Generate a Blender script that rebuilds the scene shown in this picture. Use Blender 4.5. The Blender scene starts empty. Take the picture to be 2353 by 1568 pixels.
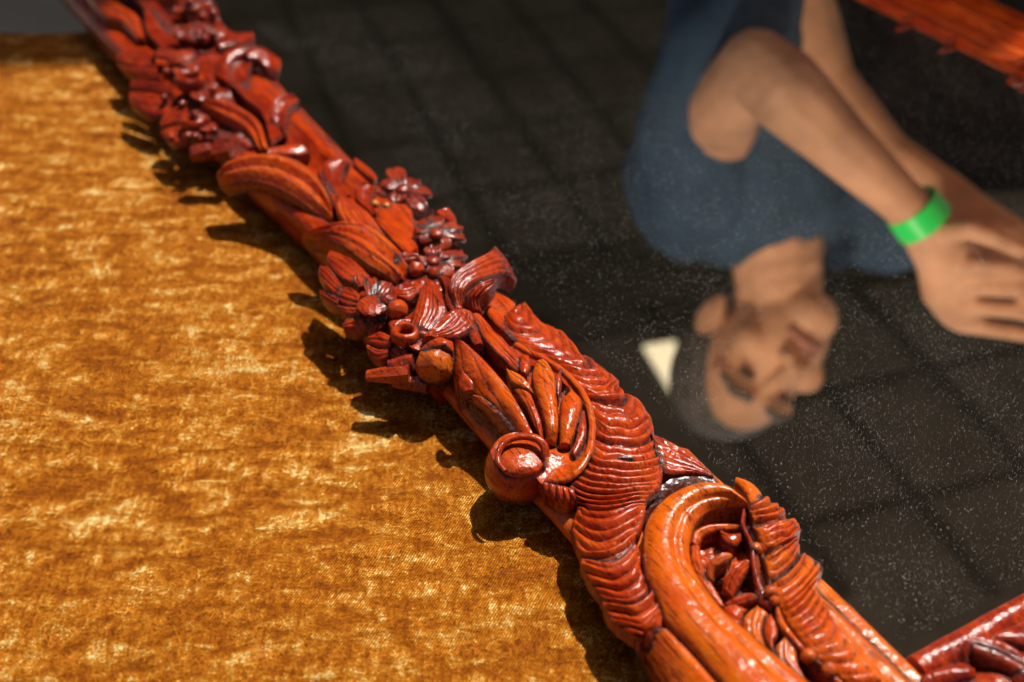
import bpy, bmesh, math, random
import numpy as np
from mathutils import Vector, Matrix

random.seed(7); RNG = np.random.default_rng(11)
SC = bpy.context.scene
COL = SC.collection

# ------------------------------------------------------------------ camera
FOCAL, PITCH, CAM_Z, GLASS_Z = 45.0, math.radians(37), 0.47, 0.020
cam = bpy.data.cameras.new('camera'); cam_ob = bpy.data.objects.new('camera', cam); COL.objects.link(cam_ob)
cam.lens = FOCAL; cam.sensor_width = 36; cam.clip_start = 0.02; cam.clip_end = 200
cam_ob.location = (0, 0, CAM_Z); cam_ob.rotation_euler = (math.radians(90) - PITCH, 0, 0)
cam.dof.use_dof = True; cam.dof.focus_distance = 0.665; cam.dof.aperture_fstop = 5.0
SC.camera = cam_ob

# ------------------------------------------------------------------ world and sun
SUN_AZ, SUN_EL = math.radians(37), math.radians(62)      # azimuth from +y towards +x
world = bpy.data.worlds.new('World'); SC.world = world; world.use_nodes = True
wn = world.node_tree.nodes; wl = world.node_tree.links
sky = wn.new('ShaderNodeTexSky'); sky.sky_type = 'NISHITA'; sky.sun_disc = False
sky.sun_elevation = SUN_EL; sky.sun_rotation = SUN_AZ; sky.dust_density = 6.0; sky.air_density = 1.0; sky.ozone_density = 0.3
wl.new(sky.outputs[0], wn['Background'].inputs[0]); wn['Background'].inputs[1].default_value = 0.055
sun = bpy.data.lights.new('sun', 'SUN'); sun.energy = 4.6; sun.angle = math.radians(0.9); sun.color = (1.0, 0.95, 0.86)
sun_ob = bpy.data.objects.new('sun', sun); COL.objects.link(sun_ob)
sd = Vector((math.sin(SUN_AZ) * math.cos(SUN_EL), math.cos(SUN_AZ) * math.cos(SUN_EL), math.sin(SUN_EL)))
sun_ob.rotation_euler = sd.to_track_quat('Z', 'Y').to_euler(); sun_ob.location = sd * 5
spot = bpy.data.lights.new('person_fill', 'SPOT'); spot.energy = 105; spot.color = (1.0, 0.80, 0.58); spot.spot_size = math.radians(26); spot.spot_blend = 0.95; spot.shadow_soft_size = 0.15  # added fill light aimed at the person, no lamp stands here
spot_ob = bpy.data.objects.new('person_fill', spot); COL.objects.link(spot_ob); spot_ob.location = (-0.30, -0.60, 0.80)
spot_ob.rotation_euler = (Vector((-0.30, -0.60, 0.80)) - Vector((0.46, 1.18, 0.30))).to_track_quat('Z', 'Y').to_euler()
vs = SC.view_settings; vs.view_transform = 'Standard'; vs.look = 'None'; vs.exposure = 0.25; vs.gamma = 1.0
vs.use_curve_mapping = False

# ------------------------------------------------------------------ small maths
FPX = 2353 * FOCAL / 36.0; CP, SP = math.cos(PITCH), math.sin(PITCH); K = 0.3174
OFF = {1: (0, 0), 2: (1267, 905), 3: (2172, 1448), 4: (3077, 2353), 5: (3982, 3372), 6: (5068, 3372)}
def ray(x, y):
    a = (x - 1176.5) / FPX; b = (784 - y) / FPX
    return np.array([a, CP + b * SP, -SP + b * CP])
def at(x, y, z):                        # a spot on the table: where the sight line meets the height z (metres)
    d = ray(x, y); return np.array([0, 0, CAM_Z]) + d * ((z - CAM_Z) / d[2])
def Q(zone, pts):                       # traced drawing units (mm heights) to metres
    o = OFF[zone]; return np.array([at((x + o[0]) * K, (y + o[1]) * K, z / 1000.0) for x, y, z in pts])
def room(x, y, Y):                      # a spot in the tent above the table that the glass shows at x, y
    d = ray(x, y); p = np.array([0, 0, CAM_Z]) + d * (Y / d[1]); p[2] = 2 * GLASS_Z - p[2]; return p
def spline(P, t):                       # centripetal-ish Catmull-Rom through points, t in 0..1 over the index
    P = np.asarray(P, float); n = len(P)
    if n == 2: return P[0] + (P[1] - P[0]) * t[:, None]
    x = np.clip(t, 0, 1) * (n - 1); i = np.minimum(x.astype(int), n - 2); f = (x - i)[:, None]
    p0 = np.where((i > 0)[:, None], P[np.maximum(i - 1, 0)], 2 * P[i] - P[i + 1])
    p3 = np.where((i < n - 2)[:, None], P[np.minimum(i + 2, n - 1)], 2 * P[i + 1] - P[i])
    p1, p2 = P[i], P[i + 1]
    return 0.5 * (2 * p1 + (p2 - p0) * f + (2 * p0 - 5 * p1 + 4 * p2 - p3) * f * f + (3 * p1 - p0 - 3 * p2 + p3) * f ** 3)
def hash3(i):
    i = i.astype(np.int64)
    h = (i[..., 0] * 374761393 + i[..., 1] * 668265263 + i[..., 2] * 2147483647 * 3 + 1013904223) & 0xffffffff
    h = ((h ^ (h >> 13)) * 1274126177) & 0xffffffff
    return ((h ^ (h >> 16)) & 0xffff) / 65535.0
def vnoise(p, s):                       # value noise -1..1
    q = np.asarray(p) * s; i = np.floor(q); f = q - i; f = f * f * (3 - 2 * f); r = 0
    for dx in (0, 1):
        for dy in (0, 1):
            for dz in (0, 1):
                w = (f[..., 0] if dx else 1 - f[..., 0]) * (f[..., 1] if dy else 1 - f[..., 1]) * (f[..., 2] if dz else 1 - f[..., 2])
                r = r + w * hash3(i + np.array([dx, dy, dz]))
    return r * 2 - 1

# ------------------------------------------------------------------ materials
def mat(name):
    m = bpy.data.materials.new(name); m.use_nodes = True
    return m, m.node_tree.nodes, m.node_tree.links, m.node_tree.nodes['Principled BSDF']
def N(n, t, **kw):
    x = n.new(t)
    for k, v in kw.items():
        if k in ('operation', 'blend_type', 'data_type', 'attribute_name', 'wave_type', 'bands_direction', 'noise_dimensions', 'feature', 'distance'): setattr(x, k, v)
        else: x.inputs[k].default_value = v
    return x
def ramp(n, stops):
    r = n.new('ShaderNodeValToRGB'); e = r.color_ramp.elements
    while len(e) < len(stops): e.new(0.5)
    for k, (p, c) in enumerate(stops): e[k].position = p; e[k].color = (*c, 1) if len(c) == 3 else c
    return r
def plain(name, col, rough=0.6, noise=0.0, scale=30, bump=0.0, metallic=0, sss=0):
    m, n, l, b = mat(name)
    b.inputs['Roughness'].default_value = rough; b.inputs['Metallic'].default_value = metallic
    b.inputs['Base Color'].default_value = (*col, 1)
    tc = n.new('ShaderNodeTexCoord'); nz = N(n, 'ShaderNodeTexNoise', Scale=scale, Detail=6.0)
    l.new(tc.outputs['Object'], nz.inputs['Vector'])
    if noise:
        r = ramp(n, [(0.3, tuple(c * (1 - noise) for c in col)), (0.7, tuple(min(1, c * (1 + noise)) for c in col))])
        l.new(nz.outputs['Fac'], r.inputs[0]); l.new(r.outputs[0], b.inputs['Base Color'])
    if bump:
        bp = N(n, 'ShaderNodeBump', Strength=bump, Distance=0.002); l.new(nz.outputs['Fac'], bp.inputs['Height']); l.new(bp.outputs[0], b.inputs['Normal'])
    return m

def make_wood():
    m, n, l, b = mat('varnished_mahogany')
    tc = n.new('ShaderNodeTexCoord')
    mp = n.new('ShaderNodeMapping'); mp.inputs['Rotation'].default_value = (0, 0, math.radians(-30.2)); mp.vector_type = 'POINT'
    mp.inputs['Scale'].default_value = (1, 1, 1); l.new(tc.outputs['Object'], mp.inputs['Vector'])
    st = n.new('ShaderNodeMapping'); st.inputs['Scale'].default_value = (260, 22, 160); l.new(mp.outputs[0], st.inputs['Vector'])
    grain = N(n, 'ShaderNodeTexNoise', Scale=1.0, Detail=7.0, Roughness=0.65, Distortion=0.6); l.new(st.outputs[0], grain.inputs['Vector'])
    blot = N(n, 'ShaderNodeTexNoise', Scale=38.0, Detail=5.0, Roughness=0.6); l.new(tc.outputs['Object'], blot.inputs['Vector'])
    fine = N(n, 'ShaderNodeTexNoise', Scale=520.0, Detail=4.0); l.new(tc.outputs['Object'], fine.inputs['Vector'])
    tint = N(n, 'ShaderNodeAttribute', attribute_name='tint'); grv = N(n, 'ShaderNodeAttribute', attribute_name='groove')
    # colour: deep red to worn orange
    a1 = N(n, 'ShaderNodeMath', operation='MULTIPLY_ADD'); l.new(blot.outputs['Fac'], a1.inputs[0]); a1.inputs[1].default_value = 0.55; l.new(tint.outputs['Fac'], a1.inputs[2])
    a2 = N(n, 'ShaderNodeMath', operation='MULTIPLY_ADD'); l.new(grain.outputs['Fac'], a2.inputs[0]); a2.inputs[1].default_value = 0.62; l.new(a1.outputs[0], a2.inputs[2])
    cr = ramp(n, [(0.03, (0.045, 0.003, 0.0010)), (0.26, (0.24, 0.012, 0.0010)), (0.48, (0.48, 0.045, 0.0012)), (0.74, (0.66, 0.125, 0.0020)), (1.0, (0.78, 0.24, 0.006))])
    a3 = N(n, 'ShaderNodeMath', operation='SUBTRACT'); l.new(a2.outputs[0], a3.inputs[0]); a3.inputs[1].default_value = 0.28
    l.new(a3.outputs[0], cr.inputs[0])
    # grime and grey dust in the cut grooves, with crevice shade put into the colour
    g1 = N(n, 'ShaderNodeMapRange'); g1.inputs[1].default_value = 0.24; g1.inputs[2].default_value = 0.50; l.new(blot.outputs['Fac'], g1.inputs[0])
    gm = N(n, 'ShaderNodeMath', operation='MULTIPLY'); l.new(grv.outputs['Fac'], gm.inputs[0]); l.new(g1.outputs[0], gm.inputs[1])
    dust_shade = ramp(n, [(0.40, (0.012, 0.005, 0.004)), (0.66, (0.13, 0.075, 0.070))]); l.new(fine.outputs['Fac'], dust_shade.inputs[0])
    mx = N(n, 'ShaderNodeMix', data_type='RGBA'); l.new(gm.outputs[0], mx.inputs['Factor']); l.new(cr.outputs[0], mx.inputs['A']); l.new(dust_shade.outputs[0], mx.inputs['B'])
    # loose pale dust grains sitting on the polish
    vor = N(n, 'ShaderNodeTexVoronoi', Scale=900.0, feature='F1'); l.new(tc.outputs['Object'], vor.inputs['Vector'])
    sp = N(n, 'ShaderNodeMath', operation='LESS_THAN'); l.new(vor.outputs['Distance'], sp.inputs[0]); sp.inputs[1].default_value = 0.13
    spc = N(n, 'ShaderNodeMath', operation='MULTIPLY'); l.new(sp.outputs[0], spc.inputs[0]); l.new(g1.outputs[0], spc.inputs[1])
    mx2 = N(n, 'ShaderNodeMix', data_type='RGBA'); l.new(spc.outputs[0], mx2.inputs['Factor']); l.new(mx.outputs['Result'], mx2.inputs['A']); mx2.inputs['B'].default_value = (0.45, 0.30, 0.22, 1)
    pst = n.new('ShaderNodeMapping'); pst.inputs['Scale'].default_value = (900, 40, 500); l.new(mp.outputs[0], pst.inputs['Vector'])
    pore = N(n, 'ShaderNodeTexNoise', Scale=1.0, Detail=3.0); l.new(pst.outputs[0], pore.inputs['Vector'])
    pr_ = N(n, 'ShaderNodeMapRange'); pr_.inputs[1].default_value = 0.34; pr_.inputs[2].default_value = 0.46; pr_.inputs[3].default_value = 0.35; pr_.inputs[4].default_value = 1.0; l.new(pore.outputs['Fac'], pr_.inputs[0])
    pm = N(n, 'ShaderNodeMix', data_type='RGBA', blend_type='MULTIPLY'); pm.inputs['Factor'].default_value = 1.0; l.new(mx2.outputs['Result'], pm.inputs['A']); l.new(pr_.outputs[0], pm.inputs['B'])
    l.new(pm.outputs['Result'], b.inputs['Base Color'])
    rr = N(n, 'ShaderNodeMapRange'); rr.inputs[3].default_value = 0.26; rr.inputs[4].default_value = 0.48; l.new(blot.outputs['Fac'], rr.inputs[0])
    ra = N(n, 'ShaderNodeMath', operation='MULTIPLY_ADD'); l.new(gm.outputs[0], ra.inputs[0]); ra.inputs[1].default_value = 0.35; l.new(rr.outputs[0], ra.inputs[2])
    l.new(ra.outputs[0], b.inputs['Roughness'])
    b.inputs['Specular IOR Level'].default_value = 0.06
    b.inputs['Coat Weight'].default_value = 0.72; b.inputs['Coat Roughness'].default_value = 0.17
    ba = N(n, 'ShaderNodeBump', Strength=0.35, Distance=0.0012); l.new(grain.outputs['Fac'], ba.inputs['Height'])
    cell = N(n, 'ShaderNodeTexNoise', Scale=150.0, Detail=2.0); l.new(tc.outputs['Object'], cell.inputs['Vector'])
    bb = N(n, 'ShaderNodeBump', Strength=0.45, Distance=0.0018); l.new(cell.outputs['Fac'], bb.inputs['Height']); l.new(ba.outputs[0], bb.inputs['Normal'])
    bc = N(n, 'ShaderNodeBump', Strength=0.36, Distance=0.0006); l.new(fine.outputs['Fac'], bc.inputs['Height']); l.new(bb.outputs[0], bc.inputs['Normal'])
    l.new(bc.outputs[0], b.inputs['Normal']); l.new(bc.outputs[0], b.inputs['Coat Normal'])
    return m
WOOD = make_wood()

def make_velvet():
    m, n, l, b = mat('gold_crushed_velvet')
    tc = n.new('ShaderNodeTexCoord'); P = tc.outputs['Object']
    def noise(rot, sc, detail, rough, dist=0.0):
        mp = n.new('ShaderNodeMapping'); mp.inputs['Rotation'].default_value = (0, 0, math.radians(rot)); mp.inputs['Scale'].default_value = sc; l.new(P, mp.inputs['Vector'])
        t = N(n, 'ShaderNodeTexNoise', Scale=1.0, Detail=detail, Roughness=rough, Distortion=dist); l.new(mp.outputs[0], t.inputs['Vector']); return t
    crush = noise(-12, (42, 88, 60), 8.0, 0.72, 0.45)         # flattened and raised pile
    patch = noise(-18, (13, 24, 20), 4.0, 0.55, 0.3)
    streak = noise(28, (240, 75, 90), 4.0, 0.6, 0.2)
    tuft = N(n, 'ShaderNodeTexNoise', Scale=900.0, Detail=2.0); l.new(P, tuft.inputs['Vector'])
    mp3 = n.new('ShaderNodeMapping'); mp3.inputs['Rotation'].default_value = (0, 0, math.radians(24)); l.new(P, mp3.inputs['Vector'])
    wv = N(n, 'ShaderNodeTexWave', Scale=255.0, Distortion=2.5, Detail=2.0); wv.inputs['Detail Scale'].default_value = 0.4; l.new(mp3.outputs[0], wv.inputs['Vector'])
    def madd(x, k, y):
        q = N(n, 'ShaderNodeMath', operation='MULTIPLY_ADD'); l.new(x, q.inputs[0]); q.inputs[1].default_value = k
        if isinstance(y, float): q.inputs[2].default_value = y
        else: l.new(y, q.inputs[2])
        return q.outputs[0]
    v = madd(crush.outputs['Fac'], 1.25, madd(patch.outputs['Fac'], 0.45, madd(streak.outputs['Fac'], 0.55, madd(tuft.outputs['Fac'], 0.62, madd(wv.outputs['Fac'], 0.20, -1.05)))))
    cr = ramp(n, [(0.28, (0.21, 0.043, 0.001)), (0.48, (0.44, 0.118, 0.003)), (0.61, (0.60, 0.22, 0.012)), (0.69, (0.74, 0.38, 0.060)), (0.77, (0.95, 0.80, 0.38))])  # pale stops put the sheen of the pile into the colour
    l.new(v, cr.inputs[0]); l.new(cr.outputs[0], b.inputs['Base Color'])
    b.inputs['Metallic'].default_value = 0.30; b.inputs['Roughness'].default_value = 0.36
    b.inputs['Specular Tint'].default_value = (1.0, 0.72, 0.32, 1); b.inputs['Specular IOR Level'].default_value = 0.4
    # every tuft leans its own way: tiny glints
    vor = N(n, 'ShaderNodeTexVoronoi', Scale=780.0); l.new(P, vor.inputs['Vector'])
    geo = n.new('ShaderNodeNewGeometry')
    sub = N(n, 'ShaderNodeVectorMath', operation='SUBTRACT'); l.new(vor.outputs['Color'], sub.inputs[0]); sub.inputs[1].default_value = (0.5, 0.5, 0.5)
    scl = N(n, 'ShaderNodeVectorMath', operation='SCALE'); l.new(sub.outputs[0], scl.inputs[0]); scl.inputs['Scale'].default_value = 1.0
    add = N(n, 'ShaderNodeVectorMath', operation='ADD'); l.new(geo.outputs['Normal'], add.inputs[0]); l.new(scl.outputs[0], add.inputs[1])
    nrm = N(n, 'ShaderNodeVectorMath', operation='NORMALIZE'); l.new(add.outputs[0], nrm.inputs[0])
    b1 = N(n, 'ShaderNodeBump', Strength=0.8, Distance=0.005); l.new(crush.outputs['Fac'], b1.inputs['Height']); l.new(nrm.outputs[0], b1.inputs['Normal'])
    b2 = N(n, 'ShaderNodeBump', Strength=0.5, Distance=0.0006); l.new(wv.outputs['Fac'], b2.inputs['Height']); l.new(b1.outputs[0], b2.inputs['Normal'])
    b3 = N(n, 'ShaderNodeBump', Strength=0.7, Distance=0.002); l.new(streak.outputs['Fac'], b3.inputs['Height']); l.new(b2.outputs[0], b3.inputs['Normal'])
    l.new(b3.outputs[0], b.inputs['Normal'])
    return m
VELVET = make_velvet()

def make_glass():
    m, n, l, b = mat('dusty_mirror_glass')
    tc = n.new('ShaderNodeTexCoord')
    b.inputs['Metallic'].default_value = 1.0; b.inputs['Roughness'].default_value = 0.0; b.inputs['Base Color'].default_value = (0.86, 0.87, 0.86, 1)
    d = N(n, 'ShaderNodeBsdfDiffuse'); d.inputs['Color'].default_value = (0.55, 0.47, 0.38, 1)
    film = N(n, 'ShaderNodeTexNoise', Scale=5.0, Detail=6.0, Roughness=0.6); l.new(tc.outputs['Object'], film.inputs['Vector'])
    fr = N(n, 'ShaderNodeMapRange'); fr.inputs[1].default_value = 0.3; fr.inputs[2].default_value = 0.75; fr.inputs[3].default_value = 0.0; fr.inputs[4].default_value = 0.004; l.new(film.outputs['Fac'], fr.inputs[0])
    sc_ = fr
    mx = n.new('ShaderNodeMixShader'); l.new(sc_.outputs[0], mx.inputs[0]); l.new(b.outputs[0], mx.inputs[1]); l.new(d.outputs[0], mx.inputs[2])
    l.new(mx.outputs[0], n['Material Output'].inputs['Surface'])
    return m
GLASS = make_glass()
DUST = plain('pale_dust', (0.55, 0.52, 0.47), 0.9)
SKIN = plain('skin', (0.70, 0.37, 0.215), 0.62, 0.22, 22, 0.3)
LIP = plain('lip_skin', (0.46, 0.19, 0.14), 0.5)
HAIR = plain('grey_hair', (0.15, 0.135, 0.12), 0.7, 0.5, 90, 0.6)
EYE = plain('dark_eye', (0.10, 0.06, 0.045), 0.4)
SHIRT = plain('blue_cotton', (0.046, 0.094, 0.160), 0.9, 0.15, 35, 0.4)
DENIM = plain('dark_trousers', (0.025, 0.028, 0.035), 0.9, 0.2, 60, 0.3)
BAND = plain('green_plastic', (0.03, 0.90, 0.16), 0.35)
CLOTH = plain('black_tent_cloth', (0.088, 0.083, 0.074), 0.95, 0.22, 9, 0.3)
SEAM = plain('tent_seam_tape', (0.040, 0.037, 0.032), 0.9, 0.1)
DARK = plain('black_cloth', (0.010, 0.006, 0.005), 0.95, 0.3, 12, 0.2)
FLOOR = plain('grey_floor', (0.86, 0.72, 0.54), 0.7, 0.12, 4, 0.1)
PAPER, pn, pl, pb = mat('sunlit_opening')
pb.inputs['Base Color'].default_value = (0.8, 0.7, 0.5, 1); pb.inputs['Emission Color'].default_value = (1.0, 0.83, 0.52, 1); pb.inputs['Emission Strength'].default_value = 0.85
TIMBER = plain('table_timber', (0.20, 0.13, 0.07), 0.6, 0.3, 30, 0.2)

# ------------------------------------------------------------------ object helpers
def link(name, me, material, parent=None):
    o = bpy.data.objects.new(name, me); COL.objects.link(o)
    if material and not me.materials: me.materials.append(material)
    if parent: o.parent = parent
    return o
def thing(name, label, cat, loc=(0, 0, 0), group=None):
    o = bpy.data.objects.new(name, None); COL.objects.link(o); o.empty_display_size = 0.05
    o['label'] = label; o['category'] = cat
    if group: o['group'] = group
    return o
def raw(name, V, F, material, parent=None, groove=None, tint=None, smooth=True, angle=48):
    me = bpy.data.meshes.new(name); me.from_pydata([tuple(v) for v in V], [], F); me.validate(); 
    bm = bmesh.new(); bm.from_mesh(me); bmesh.ops.recalc_face_normals(bm, faces=bm.faces); bm.to_mesh(me); bm.free()
    if groove is not None:
        a = me.attributes.new('groove', 'FLOAT', 'POINT'); a.data.foreach_set('value', np.asarray(groove, np.float32))
    if tint is not None:
        a = me.attributes.new('tint', 'FLOAT', 'POINT'); a.data.foreach_set('value', np.full(len(V), tint, np.float32))
    if smooth:
        me.polygons.foreach_set('use_smooth', [True] * len(me.polygons)); me.set_sharp_from_angle(angle=math.radians(angle))
    me.update()
    return link(name, me, material, parent)

def skin_grid(name, S, groove, parent, thick=6.0, tint=0.0, inset=0.12, material=None, base=None):
    """closed solid: the carved surface S (nu x nv x 3), a rounded skirt and a bottom"""
    nu, nv, _ = S.shape
    V = S.reshape(-1, 3); G = groove.reshape(-1)
    idx = np.arange(nu * nv).reshape(nu, nv)
    q = np.stack([idx[:-1, :-1], idx[1:, :-1], idx[1:, 1:], idx[:-1, 1:]], -1).reshape(-1, 4)
    F = [tuple(r) for r in q.tolist()]
    loop = np.concatenate([idx[:-1, 0], idx[-1, :-1], idx[:0:-1, -1], idx[0, :0:-1]])
    B = V[loop]; c = V.mean(0)
    rings = []
    for k, (dz, ins) in enumerate(((0.35, -0.02), (1.0, inset))):
        R = B + (c - B) * ins
        z = B[:, 2] - thick / 1000 * dz
        if base is not None and k == 1: z = np.minimum(z, base / 1000)
        R[:, 2] = np.maximum(z, 0.002)
        rings.append(R)
    n0 = len(V); m = len(loop)
    V = np.concatenate([V] + rings); G = np.concatenate([G, np.full(m, 0.45), np.full(m, 0.9)])
    prev = loop.tolist()
    for k in range(2):
        cur = list(range(n0 + k * m, n0 + (k + 1) * m))
        for i in range(m):
            j = (i + 1) % m; F.append((prev[i], prev[j], cur[j], cur[i]))
        prev = cur
    F.append(tuple(prev[::-1]))
    return raw(name, V, F, material or WOOD, parent, G, tint)

def normals(S):
    du = np.gradient(S, axis=0); dv = np.gradient(S, axis=1)
    n = np.cross(du, dv); n /= (np.linalg.norm(n, axis=2, keepdims=True) + 1e-12)
    s = np.sign(n[..., 2].mean()) or 1.0
    return n * s

def loft(name, zone, A, B, parent, H=6.0, prof='dome', crest=0.5, ribs=0, amp=1.0, sag=0.0, along=False, nu=None, nv=None,
         thick=8.0, tint=0.0, lobes=(), lobe_amp=2.6, rough=0.5, edge=0.8, lobe_w=0.018, jitter=0.12, sharp=0.75, base=None, taper=(0, 0), bow=0.0):
    """carved piece between the traced edges A and B (heights in mm); ribs run across, or along the piece"""
    A = Q(zone, A); B = Q(zone, B)
    L = max(np.linalg.norm(np.diff(A, axis=0), axis=1).sum(), np.linalg.norm(np.diff(B, axis=0), axis=1).sum())
    W = np.linalg.norm(A - B, axis=1).max() if len(A) == len(B) else 0.03
    nu = nu or int(np.clip(L / 0.0006, 14, 240)); nv = nv or int(np.clip(W / 0.0006, 10, 110))
    u = np.linspace(0, 1, nu); v = np.linspace(0, 1, nv)
    a = spline(A, u); b = spline(B, u)
    S = a[:, None] * (1 - v)[None, :, None] + b[:, None] * v[None, :, None]
    uu, vv = np.meshgrid(u, v, indexing='ij')
    vc = np.where(vv < crest, 0.5 * vv / crest, 0.5 + 0.5 * (vv - crest) / (1 - crest))
    d = np.clip(1 - (2 * vc - 1) ** 2, 0, 1)
    if prof == 'dome': h = d ** 0.62
    elif prof == 'round': h = np.sqrt(d)
    elif prof == 'hollow': h = -d
    elif prof == 'flat': h = np.clip(d * 3, 0, 1) ** 0.6
    elif prof == 'gutter': h = np.abs(2 * vc - 1) ** 2 * np.clip(np.minimum(vv, 1 - vv) * 14, 0, 1)
    elif prof == 'acan':      # two rolled ridges with a hollow between
        h = 0.95 * np.exp(-((vv - 0.24) / 0.15) ** 2) + 0.85 * np.exp(-((vv - 0.72) / 0.17) ** 2) + 0.15 * d; h = h * np.clip(np.minimum(vv, 1 - vv) * 10, 0, 1) ** 0.5
    elif prof == 'scroll':    # rounded nose, then a long hollow slope
        h = np.where(vv < 0.50, np.sqrt(np.clip(1 - (1 - vv / 0.50) ** 2, 0, 1)), np.sqrt(np.clip(1 - ((vv - 0.5) / 0.56) ** 2, 0, 1)))
        h = h - 0.16 * np.exp(-((vv - 0.66) / 0.10) ** 2)
    env = np.ones_like(uu)
    if lobes:
        cuts = np.array([-0.02] + list(lobes) + [1.02]); k_ = np.clip(np.searchsorted(cuts, uu.ravel()) - 1, 0, len(cuts) - 2).reshape(uu.shape)
        fr_ = (uu - cuts[k_]) / (cuts[k_ + 1] - cuts[k_]); env *= 0.62 + 0.5 * np.sin(np.pi * np.clip(fr_, 0, 1)) ** 0.7
    if taper[0]: env *= np.clip(uu / taper[0], 0, 1) ** 0.6
    if taper[1]: env *= np.clip((1 - uu) / taper[1], 0, 1) ** 0.6
    # heights go along the piece's own up
    nrm = normals(S); up = nrm * 0.5 + np.array([0, 0, 0.5]); up /= np.linalg.norm(up, axis=2, keepdims=True)
    S = S + up * (h * env * H / 1000)[..., None]
    if bow: S = S + np.array([0, 0, 1.0]) * (np.sin(np.pi * uu) * bow / 1000)[..., None]
    G = np.zeros_like(uu)
    seed = sum(ord(c) for c in name) + len(A) * 7 + int(abs(A[0, 0]) * 9999)
    rs = np.random.default_rng(seed)
    if ribs:
        w = (vv if along else uu - sag * 4 * vv * (1 - vv))
        t = np.linspace(-0.5, 1.5, 160); wob = np.cumsum(1 + jitter * 3 * rs.uniform(-1, 1, 160)); wob = (wob - wob[0]) / (wob[-1] - wob[0]) * 2 - 0.5
        w = np.interp(w, t, wob)
        w2 = w + (min(0.010, 0.22 / ribs) if not along else 0.02) * vnoise(np.stack([uu * 3 + seed, vv * 3, uu * 0], -1), 1.6)
        ph = w2 * ribs
        r = np.abs(np.sin(np.pi * ph)) ** sharp
        vary = np.interp(np.floor(ph), np.arange(-ribs, 2 * ribs + 2), rs.uniform(0.55, 1.25, 3 * ribs + 2))
        fade = np.clip(np.minimum(vv, 1 - vv) * 9, 0.25, 1) if not along else np.clip(np.minimum(uu * 5 + 0.15, (1 - uu) * 7 + 0.1), 0, 1)
        S = S + nrm * ((r * vary - 0.6) * amp * fade / 1000)[..., None]
        G = np.maximum(G, np.clip(1 - r * 2.0, 0, 1) * 0.85 * np.clip(fade * 1.3, 0, 1))
    for c in lobes:
        w = (vv if along else uu - sag * 4 * vv * (1 - vv)); g = np.exp(-((w - c) / (lobe_w if not along else 0.03)) ** 2)
        S = S - nrm * (g * lobe_amp / 1000)[..., None]; G = np.maximum(G, g)
    # rim line takes the same dust and painted crevice shade
    e = np.minimum(vv, 1 - vv); G = np.maximum(G, np.clip(1 - e * nv / 2.2, 0, 1) * edge)
    ns = vnoise(S, 130.0) * 0.6 + (np.abs(vnoise(S, 330.0)) - 0.3) * 0.55 + vnoise(S, 60) * 0.6
    S = S + nrm * (ns * rough / 1000)[..., None]
    return skin_grid(name, S, G, parent, thick, tint, base=base)

def tube(name, zone, pts, r, parent, tint=0.0, rings=None, sides=12, pts3=None, squash=1.0, material=None, rough=0.2):
    P = Q(zone, pts) if pts3 is None else np.asarray(pts3, float)
    L = np.linalg.norm(np.diff(P, axis=0), axis=1).sum(); n = rings or int(np.clip(L / 0.001, 8, 160))
    t = np.linspace(0, 1, n); C = spline(P, t)
    rr = np.interp(t, np.linspace(0, 1, len(r)), r) / 1000 if hasattr(r, '__len__') else np.full(n, r / 1000)
    T = np.gradient(C, axis=0); T /= np.linalg.norm(T, axis=1, keepdims=True)
    s = np.cross(T, [0, 0, 1.0]); s /= np.linalg.norm(s, axis=1, keepdims=True) + 1e-9; up = np.cross(s, T)
    th = np.linspace(0, 2 * np.pi, sides, endpoint=False)
    V = (C[:, None] + rr[:, None, None] * (np.cos(th)[None, :, None] * s[:, None] + squash * np.sin(th)[None, :, None] * up[:, None]))
    V = V + vnoise(V, 200)[..., None] * rough / 1000
    F = [(i * sides + j, i * sides + (j + 1) % sides, (i + 1) * sides + (j + 1) % sides, (i + 1) * sides + j) for i in range(n - 1) for j in range(sides)]
    F += [tuple(range(sides))[::-1], tuple((n - 1) * sides + k for k in range(sides))]
    V = V.reshape(-1, 3)
    return raw(name, V, F, material or WOOD, parent, np.zeros(len(V)) + 0.05, tint)

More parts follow.
